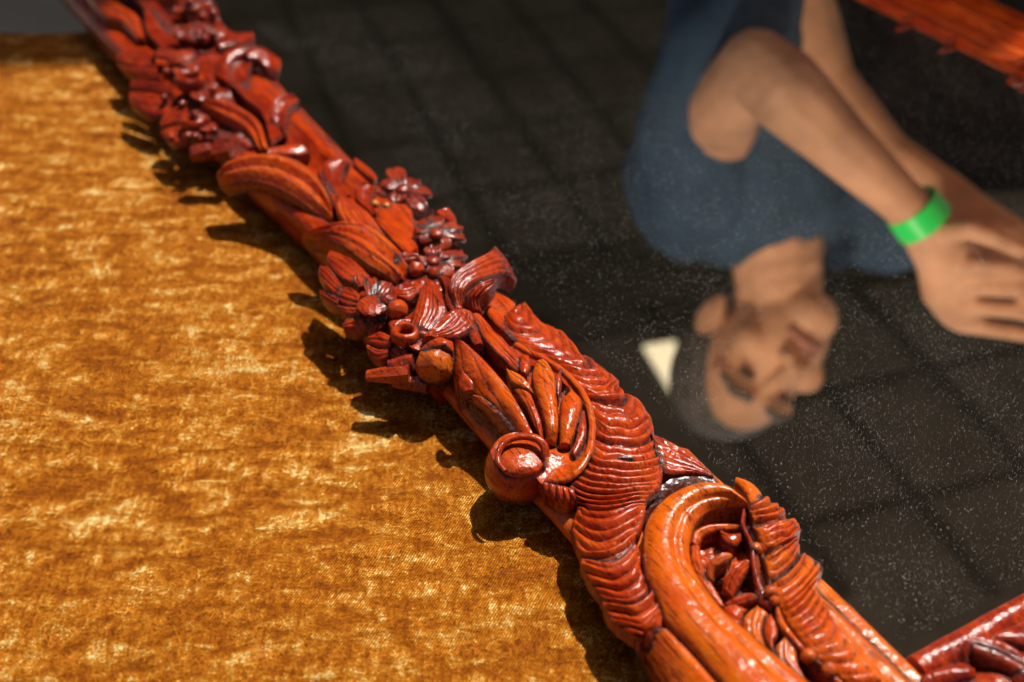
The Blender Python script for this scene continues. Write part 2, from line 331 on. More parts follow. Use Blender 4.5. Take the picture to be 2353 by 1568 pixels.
def knob(name, zone, c, r, parent, tint=0.0, facet=0.6, res=28, stipple=0.0, cut=None, scale=(1, 1, 1), rot=0.0):
    """carved bud: a ball cut with flat chisel facets"""
    C = Q(zone, [c])[0]; rs = np.random.default_rng(int(abs(C[0]) * 1e6) + int(C[1] * 1e5))
    u = np.linspace(0, np.pi, res); w = np.linspace(0, 2 * np.pi, res * 2, endpoint=False)
    D = np.stack([np.outer(np.sin(u), np.cos(w)), np.outer(np.sin(u), np.sin(w)), np.outer(np.cos(u), np.ones_like(w))], -1)
    R = np.ones(D.shape[:2])
    if facet:
        for k in range(16):
            f = rs.normal(size=3); f[2] = abs(f[2]); f /= np.linalg.norm(f); lim = rs.uniform(0.86, 0.97)
            dd = D @ f; R = np.where(dd > 1e-3, np.minimum(R, 1 + (lim / np.maximum(dd, 1e-3) - 1) * facet), R)
    for cn, lim in (cut or ()):
        cn = np.array(cn, float); cn /= np.linalg.norm(cn); dd = D @ cn; R = np.where(dd > 1e-3, np.minimum(R, lim / np.maximum(dd, 1e-3)), R)
    V = D * R[..., None] * np.array(scale)
    if stipple: V = V * (1 + stipple * vnoise(D * 9 + C * 50, 1.0)[..., None])
    cr_, sr_ = math.cos(rot), math.sin(rot); V = V @ np.array([[cr_, sr_, 0], [-sr_, cr_, 0], [0, 0, 1]])
    V = C + V * r / 1000; nw = len(w)
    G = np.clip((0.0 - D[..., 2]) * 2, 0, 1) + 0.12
    F = [(i * nw + j, (i + 1) * nw + j, (i + 1) * nw + (j + 1) % nw, i * nw + (j + 1) % nw) for i in range(res - 1) for j in range(nw)]
    return raw(name, V.reshape(-1, 3), F, WOOD, parent, np.clip(G.reshape(-1), 0, 1), tint, angle=32)

def chip(name, zone, p0, p1, r0, r1, parent, sides=6, tint=0.1, roll=0.3):
    a, b = Q(zone, [p0, p1]); t = b - a; t /= np.linalg.norm(t); s = np.cross(t, [0, 0, 1]); s /= np.linalg.norm(s); up = np.cross(s, t)
    V = []; rs = np.random.default_rng(int(abs(a[0]) * 1e6))
    for c, r, k in ((a, r0 * 0.85, 0), (a + (b - a) * 0.12, r0, 1), (a + (b - a) * 0.6, (r0 + r1) * 0.52, 2), (b, r1, 3)):
        for j in range(sides):
            th = 2 * np.pi * j / sides + roll + 0.12 * k; V.append(c + r / 1000 * rs.uniform(0.88, 1.1) * (math.cos(th) * s + math.sin(th) * up))
    F = [(i * sides + j, i * sides + (j + 1) % sides, (i + 1) * sides + (j + 1) % sides, (i + 1) * sides + j) for i in range(3) for j in range(sides)]
    F += [tuple(range(sides))[::-1], tuple(3 * sides + k for k in range(sides))]
    return raw(name, V, F, WOOD, parent, [0.25] * len(V), tint, angle=15)

def petal(parent, C, T, w, cup=1.2, arch=2.0, veins=4, tint=0.0, amp=0.45, thick=3.0, name='petal', blunt=0.55):
    L = np.linalg.norm(T - C); t = (T - C) / L
    side = np.cross(t, [0, 0, 1.0]); side /= np.linalg.norm(side); up = np.cross(side, t)
    nu, nv = 26, 26; u = np.linspace(0, 1, nu); v = np.linspace(-1, 1, nv); uu, vv = np.meshgrid(u, v, indexing='ij')
    sh = 0.42 + 0.58 * np.sin(np.pi * np.clip(uu, 0, 1) ** 0.9 * 0.62); endc = np.sqrt(np.clip(1 - np.clip((uu - blunt) / (1 - blunt), 0, 1) ** 2, 0, 1))
    hw = w / 1000 * sh * np.maximum(endc, 0.06)
    z = (arch * np.sin(np.pi * uu ** 0.8) + cup * vv ** 2 * uu - 1.2 * np.clip((uu - 0.85) / 0.15, 0, 1) ** 2) / 1000
    r = np.abs(np.cos(np.pi * vv * veins / 2)) ** 0.8
    fade = np.clip(uu * 4, 0, 1) * np.clip((1 - uu) * 5, 0, 1)
    z = z + (r - 0.5) * amp * fade / 1000
    S = C + t * (uu * L)[..., None] + side * (vv * hw)[..., None] + up * z[..., None]
    S = S + np.array([0, 0, 1]) * (vnoise(S, 260.0) * 0.25 / 1000)[..., None]
    G = np.clip(1 - r * 2.2, 0, 1) * 0.7 * fade + np.clip(1 - uu * 3, 0, 1) * 0.8 + 0.15
    return skin_grid(name, S, np.clip(G, 0, 1), parent, thick, tint, inset=0.10)

def flower(zone, centre, tips, w, mother, core=5.0, core_lift=1.5, stipple=0.0, tint=0.0, hole=False, veins=4, cup=1.2, arch=2.0, core_scale=(1, 1, 0.6)):
    C = Q(zone, [centre])[0]
    if hole:
        f = knob('flower', zone, (centre[0], centre[1], centre[2] - 1), core * 0.8, mother, tint - 0.25, 0, 14, scale=(1, 1, 0.35))
        pts = [C + np.array([math.cos(a) * core / 1000, math.sin(a) * core / 1000, core_lift / 1000]) for a in np.linspace(0, 2 * np.pi, 13)]
        tube('flower_ring', zone, None, core * 0.38, f, tint + 0.05, pts3=pts, sides=10, squash=1.6, rough=0.5)
    else:
        f = knob('flower', zone, (centre[0], centre[1], centre[2] + core_lift), core, mother, tint, 0.3 if not stipple else 0.0, 26, stipple, scale=core_scale)
    for k, tp in enumerate(tips):
        T = Q(zone, [tp[:3]])[0]; ww = tp[3] if len(tp) > 3 else w
        d = T - C; c = C + d * 0.12 - np.array([0, 0, 0.001 * (k % 2)])
        petal(f, c, T, ww, cup=cup, arch=arch, veins=veins, tint=tint)
    return f

# ================================================================== the setting
AZ = math.radians(-30.2); LD = np.array([math.sin(AZ), math.cos(AZ), 0]); ND = np.array([math.cos(AZ), -math.sin(AZ), 0])
def sn(s, n, z): return LD * s + ND * n + np.array([0, 0, z])

def box(name, x0, x1, y0, y1, z0, z1, material, parent=None):
    V = [(x, y, z) for z in (z0, z1) for y in (y0, y1) for x in (x0, x1)]
    F = [(0, 2, 3, 1), (4, 5, 7, 6), (0, 1, 5, 4), (2, 6, 7, 3), (0, 4, 6, 2), (1, 3, 7, 5)]
    return raw(name, V, F, material, parent, smooth=False)

fl = raw('floor', [(-8, -4, -0.78), (8, -4, -0.78), (8, 9, -0.78), (-8, 9, -0.78)], [(0, 1, 2, 3)], FLOOR, smooth=False); fl['kind'] = 'structure'

# table with its velvet cover: a cloth sheet that runs over the far edge and hangs down
table = thing('table', 'low timber table hidden under the gold velvet cloth', 'table')
box('table_top', -1.0, 1.3, -0.28, 1.074, -0.045, -0.004, TIMBER, table)
for x in (-0.93, 1.2):
    for y in (-0.2, 1.0): box('leg', x, x + 0.06, y, y + 0.06, -0.78, -0.046, TIMBER, table)
nx, ny = 420, 300
xs = np.linspace(-1.02, 1.32, nx); tt = np.linspace(0, 1, ny)
prof_y = -0.30 + tt * 1.62; FAR = 1.088
Y, X = np.meshgrid(prof_y, xs, indexing='ij'); far = FAR + 0.006 * (X + 0.4) * 1.5 + 0.003 * np.sin(X * 19)
over = np.maximum(Y - far, 0); yy = np.minimum(Y, far) + 0.010 * (1 - np.exp(-over * 60)); zz = -over
P3 = np.stack([X, yy, zz], -1)
flat = (over <= 0)
zz = zz + flat * 0.0011 * vnoise(np.stack([X * 34, Y * 80, X * 0], -1), 1.0) + flat * 0.0018 * vnoise(np.stack([X * 9, Y * 16, X * 0 + 3], -1), 1.0)
yy = yy + (~flat) * 0.008 * np.sin(X * 40 + vnoise(np.stack([X * 5, Y * 0, Y * 0], -1), 1.0) * 2) * np.clip(over * 8, 0, 1)
idx = np.arange(nx * ny).reshape(ny, nx)
q = np.stack([idx[:-1, :-1], idx[:-1, 1:], idx[1:, 1:], idx[1:, :-1]], -1).reshape(-1, 4).tolist()
vel = raw('velvet_cloth', np.stack([X, yy, zz], -1).reshape(-1, 3), [tuple(r) for r in q], VELVET, angle=180)
vel['label'] = 'crumpled gold crushed velvet cloth spread under the mirror'; vel['category'] = 'cloth'

# ================================================================== the mirror
mirror = thing('mirror', 'mirror in a carved red mahogany frame lying on gold velvet', 'mirror')
glass = raw('mirror_glass', [sn(0.20, 0.30, GLASS_Z), sn(1.30, 0.30, GLASS_Z), sn(1.30, 0.86, GLASS_Z), sn(0.20, 0.86, GLASS_Z),
                             sn(0.20, 0.30, 0.014), sn(1.30, 0.30, 0.014), sn(1.30, 0.86, 0.014), sn(0.20, 0.86, 0.014)],
            [(0, 1, 2, 3), (4, 7, 6, 5), (0, 4, 5, 1), (1, 5, 6, 2), (2, 6, 7, 3), (3, 7, 4, 0)], GLASS, mirror, smooth=False)

def rail(name, path, prof, tint=0.0, steps=160, edges=None, dirt_shade=()):
    """moulding: profile (across mm, height mm) swept from path[0] to path[1]; across grows along the second vector"""
    (p0, p1, ac) = path; V = []; G = []
    pr = np.array(prof, float); m = 60
    seg = np.concatenate([[0], np.cumsum(np.linalg.norm(np.diff(pr, axis=0), axis=1))]); seg /= seg[-1]
    t = np.linspace(0, 1, m); pa = np.interp(t, seg, pr[:, 0]); pz = np.interp(t, seg, pr[:, 1])
    k = np.ones(3) / 3; pa[1:-1] = np.convolve(pa, k, 'valid'); pz[1:-1] = np.convolve(pz, k, 'valid')
    for i in range(steps):
        f = i / (steps - 1)
        c0 = p0 + (p1 - p0) * f
        for a0, z in zip(pa, pz):
            a = a0
            if edges: a = edges(a, float(c0 @ LD))
            V.append(c0 + ac * (a / 1000) + np.array([0, 0, z / 1000]))
            G.append(max([math.exp(-((a0 - d) / 1.6) ** 2) for d in dirt_shade], default=0.05))
    V = np.array(V); V[:, 2] += vnoise(V, 90) * 0.0004 + vnoise(V, 300) * 0.00015
    V[:, 2] = np.maximum(V[:, 2], 0.002)
    F = [(i * m + j, i * m + j + 1, (i + 1) * m + j + 1, (i + 1) * m + j) for i in range(steps - 1) for j in range(m - 1)]
    F += [tuple((i * m + m - 1, i * m, (i + 1) * m, (i + 1) * m + m - 1)) for i in range(steps - 1)]
    F += [tuple(range(m)), tuple((steps - 1) * m + j for j in range(m))[::-1]]
    return raw(name, V, F, WOOD, mirror, np.clip(G, 0, 1), tint, angle=60)

def serp(a, s_):
    o = np.interp(s_, [0.10, 0.60, 0.69, 0.764, 1.03, 1.17, 1.30], [242, 242, 239.5, 232, 214, 209, 206])
    i = np.interp(s_, [0.10, 0.385, 0.402, 0.60, 0.76, 0.87, 1.10], [331.5, 331.5, 317, 312, 307.5, 309, 314])
    return o + (a - 238.0) / (331.5 - 238.0) * (i - o)
# left rail, far part: rounded outer body, hollow, inner bead
PROF_L = [(240, 7), (237, 14), (238, 24), (242, 29), (250, 31.5), (260, 31.5), (270, 28), (280, 25), (290, 23), (300, 25), (308, 29), (314, 30.5), (320, 29.5), (324, 26), (326, 25), (329, 25.5), (331, 23), (331.5, 20.2), (331, 9)]
rail('side_rail', (sn(0.50, 0, 0), sn(1.30, 0, 0), ND), PROF_L, 0.05, 220, serp, dirt_shade=(324.5, 282))
PROF_N = [(246, 9), (243, 13), (246, 18), (256, 22), (270, 22), (300, 22), (308, 23), (316, 25.5), (320, 26), (322.5, 23.8), (325, 24), (329, 25), (331, 23), (331.5, 20.2), (331, 9)]
rail('side_rail', (sn(0.10, 0, 0), sn(0.50, 0, 0), ND), PROF_N, 0.36, 140, serp, dirt_shade=(322.5,))
PROF_B = [(228.5, 9), (228.0, 20.2), (228.5, 23), (225, 25.5), (220, 25.5), (216, 23), (213.5, 21.5), (211, 22.5), (206, 26), (199, 29), (188, 29), (175, 26), (160, 26), (140, 20), (135, 9)]
rail('bottom_rail', (sn(0, 0.333, 0), sn(0, 0.94, 0), LD), PROF_B, 0.02, 120, dirt_shade=(214,))
PROF_R = [(834, 9), (834, 20.2), (834.5, 24), (838, 26.5), (842, 25), (845, 21), (848, 25), (853, 29), (858, 27), (862, 20.5), (868, 26), (876, 33), (884, 31), (892, 24), (905, 27), (920, 26), (932, 20), (936, 9)]
rail('side_rail', (sn(0.10, 0, 0), sn(1.30, 0, 0), ND), PROF_R, 0.20, 200, dirt_shade=(845, 862))
rail('top_rail', (sn(1.30, 0.237, 0), sn(1.30, 0.936, 0), LD), [(0, 9), (0, 22), (10, 27), (50, 28), (95, 22), (98, 9)], 0.0, 100)

# ---- near end: big scroll, outer band, shells
loft('scroll_band', 5, [(1330,1700,30),(1220,1568,30),(1000,1320,30),(860,1180,30),(760,980,30),(690,800,31),(668,600,32),(690,440,33),(770,310,34),(900,205,36),(1080,140,38),(1260,150,38),(1385,225,36),(1440,300,32)],
     [(1980,1700,30),(1820,1568,30),(1600,1390,30),(1420,1240,30),(1230,1070,30),(1090,890,30),(1010,720,30),(1010,570,30),(1050,450,30),(1130,375,30),(1230,340,30),(1320,328,30),(1390,325,30),(1432,325,30)],
     mirror, H=8, prof='scroll', tint=0.33, thick=14, rough=0.25, edge=0.5, nv=70, nu=240)
loft('outer_band', 5, [(610,1230,16),(650,1300,16),(710,1420,16),(800,1568,16),(890,1700,16)],
     [(800,1175,29),(870,1200,29),(1000,1335,29),(1215,1580,29),(1320,1700,29)], mirror, H=5, tint=0.30, thick=12, rough=0.25, prof='round')
loft('rocaille_border', 4, [(580,-75,33),(588,60,33),(690,165,34),(860,250,35),(1000,345,35),(1090,440,35),(1150,520,35),(1190,600,35),(1210,700,34),(1210,800,34),(1190,890,34),(1160,970,34),(1110,1050,33),(1065,1120,32),(1045,1190,30),(1062,1260,27),(1100,1325,25),(1072,1420,24),(1070,1520,24),(1120,1660,24),(1130,1740,24),(1195,1870,24),(1275,1980,24),(1305,2080,24),(1385,2180,24),(1505,2264,24),(1585,2284,24)],
     [(720,-160,27),(840,-20,26),(1000,60,25),(1112,180,25),(1255,292,25),(1392,395,25),(1412,475,25),(1545,540,25),(1640,690,25),(1660,800,25),(1705,900,26),(1725,1000,28),(1715,1090,30),(1698,1170,31),(1640,1225,32),(1598,1265,32),(1592,1300,32),(1595,1350,32),(1560,1470,32),(1515,1550,32),(1555,1640,32),(1565,1780,31),(1625,1870,30),(1705,1980,30),(1720,2100,30),(1695,2190,30),(1625,2264,28)],
     mirror, H=3.4, ribs=40, amp=3.3, sag=0.045, tint=0.15, thick=13, lobes=(0.12, 0.235, 0.345, 0.60, 0.735, 0.845), lobe_w=0.006, lobe_amp=2.2, edge=0.3, nu=620, nv=64, taper=(0.02, 0.04), jitter=0.10)
loft('shell_tail', 4, [(1640,790,26),(1840,885,25),(1990,1000,24),(2085,1106,24)], [(1690,1040,29),(1760,1075,29),(1900,1080,27),(2080,1114,24)], mirror, H=2, ribs=5, along=True, amp=1.4, tint=0.12, thick=9)
loft('recess_ground', 4, [(1560,1270,26),(1690,1180,26),(1860,1075,26),(2080,1115,25)], [(1600,1480,26),(1740,1330,27),(1900,1230,27),(2150,1170,26)], mirror, H=1, prof='hollow', tint=-0.30, thick=6, rough=0.5, edge=1.0)
loft('small_shell', 4, [(862,1130,30),(930,1150,31),(1000,1165,31),(1075,1190,31)], [(880,1225,24),(950,1290,24),(1030,1320,24),(1105,1310,24)],
     mirror, H=3.5, ribs=5, amp=1.6, tint=0.15, thick=12, edge=0.3)
tube('scroll_rim', 4, [(655,150,37),(760,205,38),(870,255,38),(1000,345,38),(1115,460,38),(1185,590,38),(1212,740,37),(1190,910,37),(1130,1035,36),(1050,1105,34),(960,1135,32),(870,1135,30)], 1.9, mirror, 0.25, rings=120)
loft('shell_border', 5, [(1432,320,34),(1470,400,33),(1500,500,32),(1535,640,32),(1570,770,32),(1620,900,32),(1660,1030,31),(1715,1140,31),(1790,1250,31),(1900,1370,31),(2040,1490,31),(2200,1640,31)],
     [(1535,250,27),(1690,345,26),(1790,410,26),(1815,500,26),(1800,570,26),(1865,650,26),(1965,735,26),(1925,890,27),(1990,1010,27),(2090,1180,27),(2240,1390,27),(2400,1560,27)],
     mirror, H=5, ribs=23, amp=2.9, sag=0.035, tint=0.28, thick=12, lobes=(0.12, 0.28, 0.41), edge=0.3, nu=240, nv=60)
loft('curl_lip', 5, [(1335,140,30),(1400,190,33),(1440,260,34),(1440,320,34)], [(1360,105,29),(1460,140,30),(1530,215,30),(1532,275,29)], mirror, H=3, tint=0.35, thick=9)
loft('curl_lip', 5, [(1535,280,27),(1610,330,27),(1690,350,27)], [(1560,255,24),(1650,300,24),(1700,345,24)], mirror, H=2, tint=0.15, ribs=5, amp=0.8, thick=7)
loft('spur', 5, [(1880,700,27),(1910,750,27),(1915,800,27)], [(1900,690,26),(1975,745,26),(1925,810,25)], mirror, H=1.5, tint=0.1, thick=7)
# hollow inside the scroll
loft('hollow_ground', 5, [(1050,400,24),(1000,560,24),(1040,760,24),(1190,960,24),(1330,1120,24),(1500,1300,24),(1800,1560,24)],
     [(1400,300,28),(1470,480,28),(1510,660,28),(1580,850,28),(1640,1030,28),(1760,1220,28),(2040,1500,28)], mirror, H=3, prof='hollow', tint=0.22, thick=12, rough=1.3, edge=0.9)
loft('hollow_leaf', 5, [(1010,560,28),(1040,480,30),(1130,435,31),(1260,425,31),(1380,440,31)], [(1080,610,27),(1110,540,28),(1200,500,29),(1290,490,29),(1375,480,30)], mirror, H=2.5, tint=0.24, thick=7, ribs=2, along=True, amp=0.5)
loft('hollow_leaf', 5, [(1220,500,30),(1260,560,31),(1330,590,31),(1385,560,30)], [(1240,490,29),(1290,500,31),(1340,500,31),(1375,490,30)], mirror, H=2.5, tint=0.1, thick=7)
loft('hollow_leaf', 5, [(1010,600,28),(1020,750,28),(1100,900,28),(1200,1020,28),(1245,1060,27)], [(1090,620,28),(1110,730,29),(1160,840,29),(1200,930,28),(1240,1050,27)], mirror, H=3, tint=0.26, thick=7, ribs=2, along=True, amp=0.6)
loft('curled_leaf', 5, [(1120,830,30),(1130,730,34),(1180,670,36),(1260,645,36),(1305,665,35)], [(1185,850,29),(1195,790,32),(1235,740,35),(1285,710,36),(1305,690,35)], mirror, H=3, tint=0.26, thick=9, ribs=3, along=True, amp=0.6)
loft('hollow_leaf', 5, [(1240,900,27),(1260,800,30),(1330,720,32),(1420,690,32)], [(1330,960,27),(1370,880,30),(1410,800,32),(1450,740,32)], mirror, H=2.5, tint=0.1, thick=8, ribs=4, along=True, amp=0.9)
loft('hollow_leaf', 5, [(1260,1010,27),(1330,960,30),(1420,930,31),(1480,940,31)], [(1330,1060,28),(1400,1030,30),(1460,1010,31),(1500,1000,31)], mirror, H=2.5, tint=0.16, thick=8, ribs=3, along=True, amp=0.9)
loft('dust_ridge', 5, [(1385,345,33),(1375,440,33),(1430,570,33),(1450,700,33),(1470,850,33),(1495,1000,31),(1590,1060,31)], [(1420,340,34),(1420,450,34),(1485,590,35),(1500,720,35),(1530,850,35),(1590,950,33),(1650,1040,33)], mirror, H=2.5, tint=-0.05, thick=10, rough=0.9, edge=1.0)
for (p, r) in (((1490,600,36), 3.0), ((1600,920,36), 3.4), ((1630,980,36), 2.6), ((1870,1380,36), 3.4), ((2020,1480,36), 3.4)): knob('bead', 5, p, r, mirror, 0.3, 0.8, 14)
loft('tongue_leaf', 5, [(1250,1080,29),(1260,1030,31),(1330,1010,31),(1390,1050,30),(1390,1060,29)], [(1380,1200,29),(1390,1150,30),(1395,1120,30),(1400,1090,30),(1400,1070,29)], mirror, H=2.5, tint=0.26, thick=7, ribs=5, amp=0.6)
loft('tongue_leaf', 5, [(1490,1045,31),(1400,1100,31),(1395,1220,30),(1440,1300,30),(1600,1430,29)], [(1500,1045,31),(1590,1090,31),(1545,1180,30),(1555,1290,30),(1620,1430,29)], mirror, H=3, tint=0.34, thick=8, ribs=3, along=True, amp=0.7)
loft('tongue_leaf', 5, [(1590,1100,32),(1545,1170,31),(1550,1260,31),(1600,1370,30),(1640,1440,29)], [(1600,1090,32),(1640,1150,33),(1650,1230,33),(1620,1300,32),(1650,1440,29)], mirror, H=2.5, tint=0.15, thick=8, rough=0.6)
loft('tongue_leaf', 5, [(1690,1270,32),(1620,1330,32),(1640,1440,31),(1760,1560,30),(1860,1680,30)], [(1700,1268,32),(1780,1350,32),(1800,1440,31),(1850,1560,30),(1960,1680,30)], mirror, H=3, tint=0.34, thick=8, ribs=3, along=True, amp=0.7)
loft('shell_stem', 5, [(1620,1060,33),(1650,1180,33),(1740,1290,33),(1860,1400,33),(1990,1520,33),(2130,1660,33)], [(1660,1040,33),(1710,1150,34),(1790,1260,34),(1900,1375,34),(2040,1500,34),(2190,1650,33)], mirror, H=2.5, tint=0.25, thick=9, rough=0.7)

# ---- scroll with its knob and the acanthus inside it
knob('scroll_knob', 4, (668,1045,22), 16.6, mirror, 0.20, 0.35, 48, scale=(1.02, 1.16, 1.15), stipple=0.006, cut=[((0, -0.12, 1), 0.60), ((-0.8, -0.3, 0.5), 0.93)])
knob('scroll_eye', 4, (690,958,33), 12.6, mirror, 0.24, 0.6, 40, scale=(1, 1.16, 0.40), stipple=0.012)
tube('volute_groove', 4, [(870,960,36),(862,880,40),(800,822,42),(690,808,42),(590,840,41),(535,910,39),(530,990,37),(580,1060,36)], [2.2, 2.2, 2.0, 1.6, 1.0], mirror, 0.12, squash=0.9)
loft('scroll_bowl', 4, [(840,850,33),(868,930,33),(850,1000,32),(800,1080,30),(830,1140,29)], [(1200,740,35),(1190,860,35),(1165,960,35),(1100,1060,35),(960,1140,31)], mirror, H=3.5, prof='hollow', tint=0.25, thick=12)
loft('acanthus_bed', 4, [(330,150,30),(480,360,30),(640,560,30),(760,730,30),(850,850,29)], [(660,150,33),(900,280,33),(1090,450,33),(1170,610,33),(1190,800,33)], mirror, H=1.5, prof='hollow', tint=0.1, thick=14, rough=0.6)
loft('acanthus_lobe', 4, [(215,130,40),(200,270,35),(205,430,27),(245,550,22),(330,610,20),(440,710,19),(560,830,19)],
     [(330,165,43),(440,270,42),(540,380,42),(610,470,41),(680,590,41),(740,700,39),(800,810,37)], mirror, H=5, tint=0.18, thick=14, ribs=3, along=True, amp=0.5, rough=0.4)
loft('acanthus_lobe', 4, [(275,500,33),(330,560,29),(430,650,26),(560,810,24)], [(300,492,36),(430,530,35),(560,640,35),(690,775,34)], mirror, H=3, tint=0.22, thick=9, rough=0.3)
loft('acanthus_nick', 4, [(262,330,42),(235,430,38),(255,520,34)], [(275,335,43),(345,410,42),(350,470,40)], mirror, H=2, tint=0.05, thick=8)
loft('acanthus_lobe', 4, [(585,350,42),(620,430,42),(710,475,42),(780,520,40)], [(600,342,42),(700,370,44),(755,430,43),(782,515,40)], mirror, H=2.5, tint=0.35, thick=7, ribs=2, along=True, amp=0.5)
loft('acanthus_lobe', 4, [(640,480,40),(720,600,40),(770,700,39),(830,820,35)], [(775,520,41),(810,610,42),(845,710,40),(862,835,35)], mirror, H=3, tint=0.2, thick=8, ribs=3, along=True, amp=0.6)
loft('acanthus_lobe', 4, [(790,305,40),(770,390,41),(800,520,41),(840,650,40),(868,770,38),(862,850,33)], [(890,285,41),(940,370,42),(950,480,42),(962,600,40),(966,740,38),(950,860,33)], mirror, H=4.5, tint=0.32, thick=9, ribs=2, along=True, amp=0.35)
loft('acanthus_lobe', 4, [(975,345,38),(930,400,38),(945,480,37),(962,540,36)], [(990,345,38),(992,410,39),(985,470,38),(968,540,36)], mirror, H=2, tint=0.02, thick=8)
loft('acanthus_lobe', 4, [(1050,505,38),(985,560,38),(972,660,38),(968,760,36),(965,880,32)], [(1065,503,38),(1135,560,38),(1128,650,38),(1095,760,36),(1060,890,32)], mirror, H=4, tint=0.25, thick=9)
loft('acanthus_lobe', 4, [(1130,640,36),(1100,720,36),(1090,820,35),(1060,910,33)], [(1160,640,36),(1172,740,36),(1160,850,35),(1090,960,33)], mirror, H=2, tint=0.05, thick=8, edge=1.0)
loft('acanthus_lobe', 4, [(690,240,40),(672,300,40),(690,360,40)], [(760,245,40),(765,300,41),(740,370,40)], mirror, H=2.5, tint=0.15, thick=8)
loft('leaf_stalk', 3, [(1240,840,40),(1300,960,41),(1400,1090,42),(1500,1180,41),(1570,1250,40)], [(1325,860,38),(1400,950,38),(1480,1030,38),(1545,1110,38),(1600,1190,38)], mirror, H=2.5, tint=0.15, thick=10, ribs=5, along=True, amp=0.9)
loft('leaf_stalk', 3, [(1340,700,30),(1360,840,31),(1470,960,32),(1560,1060,33)], [(1430,680,26),(1560,760,26),(1500,850,28),(1510,980,30)], mirror, H=2.0, prof='flat', tint=0.15, thick=9)
knob('bud', 3, (985,1195,33), 11.8, mirror, 0.30, 0.9, 34, scale=(1, 1, 1.0))
loft('bud_hood', 3, [(855,1100,38),(920,1040,43),(1000,1010,45),(1100,1030,43)], [(950,1110,42),(1000,1070,45),(1060,1060,46),(1105,1110,42)], mirror, H=2, tint=0.1, thick=7)
loft('knot', 4, [(1400,965,35),(1450,955,35),(1505,975,34)], [(1405,990,34),(1450,998,34),(1500,992,34)], mirror, H=2, tint=-0.9, thick=4, edge=1.0)
chip('stub', 3, (485,1275,26), (800,1265,29), 3.6, 6.5, mirror, 7, 0.15)
chip('stub', 3, (680,1310,23), (930,1345,24), 4.5, 5.0, mirror, 6, 0.12, 0.6)
chip('stub', 3, (640,1200,31), (820,1180,33), 3.5, 5.0, mirror, 7, 0.0, 0.1)

# ---- flower cluster beside the scroll
f_ = flower(3, (765,1020,35), [(900,1090,36,5.0),(700,1170,30,5.0)], 6, mirror, core=6.2, core_lift=4.5, hole=True, tint=0.06)
def traced(zone, f, lst, tint, ribs=3, amp=0.9, H=2.5):
    for A_, B_ in lst: loft('petal', zone, A_, B_, f, H=H, ribs=ribs, along=True, amp=amp, tint=tint, thick=4.5, rough=0.4, edge=0.5)
traced(3, f_, [([(660,990,36),(580,955,35),(505,1000,32)], [(660,1085,33),(570,1075,31),(488,1040,30)]), ([(650,1085,33),(560,1080,31),(490,1050,30)], [(640,1150,30),(580,1185,27),(500,1125,27)]),
               ([(650,950,38),(640,890,39),(720,882,39)], [(720,950,38),(770,930,39),(800,890,39)]), ([(830,920,39),(880,905,40),(955,945,39)], [(830,990,38),(890,1005,38),(970,985,38)])], 0.08)

f_ = flower(3, (530,765,40), [(510,560,44,4.5),(640,590,44,5.5),(590,890,35,4.5)], 6, mirror, core=9.2, core_lift=2.2, stipple=0.07, tint=0.02, core_scale=(1, 1.1, 0.32))
traced(3, f_, [([(320,640,39),(220,500,40),(155,480,38)], [(290,720,37),(190,650,37),(138,560,36)]), ([(290,720,37),(215,665,35),(150,658,33)], [(290,810,34),(210,770,32),(158,720,31)]),
               ([(520,570,41),(380,430,42),(225,370,39)], [(400,620,41),(280,560,41),(190,470,38)]), ([(440,690,41),(360,632,41),(290,635,39)], [(430,790,38),(340,785,36),(278,745,36)]),
               ([(430,785,39),(340,775,37),(278,760,36)], [(440,860,36),(350,865,33),(288,832,32)]), ([(450,850,36),(360,848,34),(312,900,31)], [(490,935,33),(420,978,29),(328,962,28)]),
               ([(500,860,36),(485,920,33),(488,978,29)], [(615,830,36),(605,910,34),(565,975,30)]), ([(420,650,42),(385,600,42),(415,558,43)], [(500,640,42),(490,590,43),(450,553,43)])], 0.04, 4, 0.8)
knob('bud', 3, (705,800,42), 6.3, mirror, 0.16, 0.9, 22, scale=(1, 1, 1.05)); knob('bud', 3, (632,745,42), 5.6, mirror, -0.02, 0.4, 22, stipple=0.05)
loft('small_leaf', 3, [(700,680,42),(760,650,43),(850,640,42)], [(710,720,41),(790,735,42),(860,690,41)], mirror, H=2.5, ribs=3, along=True, amp=1.2, tint=0.05, thick=8)
loft('folded_leaf', 3, [(870,650,40),(840,760,40),(800,880,38),(790,960,36)], [(1020,660,42),(1050,760,43),(1060,840,42),(960,960,40)], mirror, H=4, ribs=7, along=True, amp=1.0, tint=0.06, thick=10)
loft('folded_leaf', 3, [(1090,810,43),(1000,870,43),(930,950,42),(880,1020,40)], [(1270,850,42),(1250,930,42),(1150,1000,42),(1000,1030,42)], mirror, H=4, ribs=7, along=True, amp=1.0, tint=0.06, thick=10)
loft('folded_leaf', 3, [(1230,930,41),(1225,990,41),(1260,1060,41)], [(1290,910,40),(1310,990,40),(1330,1060,40)], mirror, H=2, tint=-0.05, thick=9)
loft('curled_leaf', 3, [(1110,810,36),(1078,640,41),(1110,545,44),(1230,455,46),(1340,395,45),(1405,350,43)], [(1190,800,37),(1185,690,44),(1240,620,46),(1350,570,44),(1470,545,38),(1560,580,33)], mirror, H=3.5, ribs=5, along=True, amp=1.2, tint=0.06, thick=9)
loft('curled_leaf', 3, [(1200,800,38),(1195,700,45),(1250,640,48),(1330,600,48),(1425,592,46)], [(1320,820,35),(1300,750,40),(1330,705,43),(1370,670,45),(1420,605,46)], mirror, H=3, ribs=4, along=True, amp=1.2, tint=0.04, thick=9)
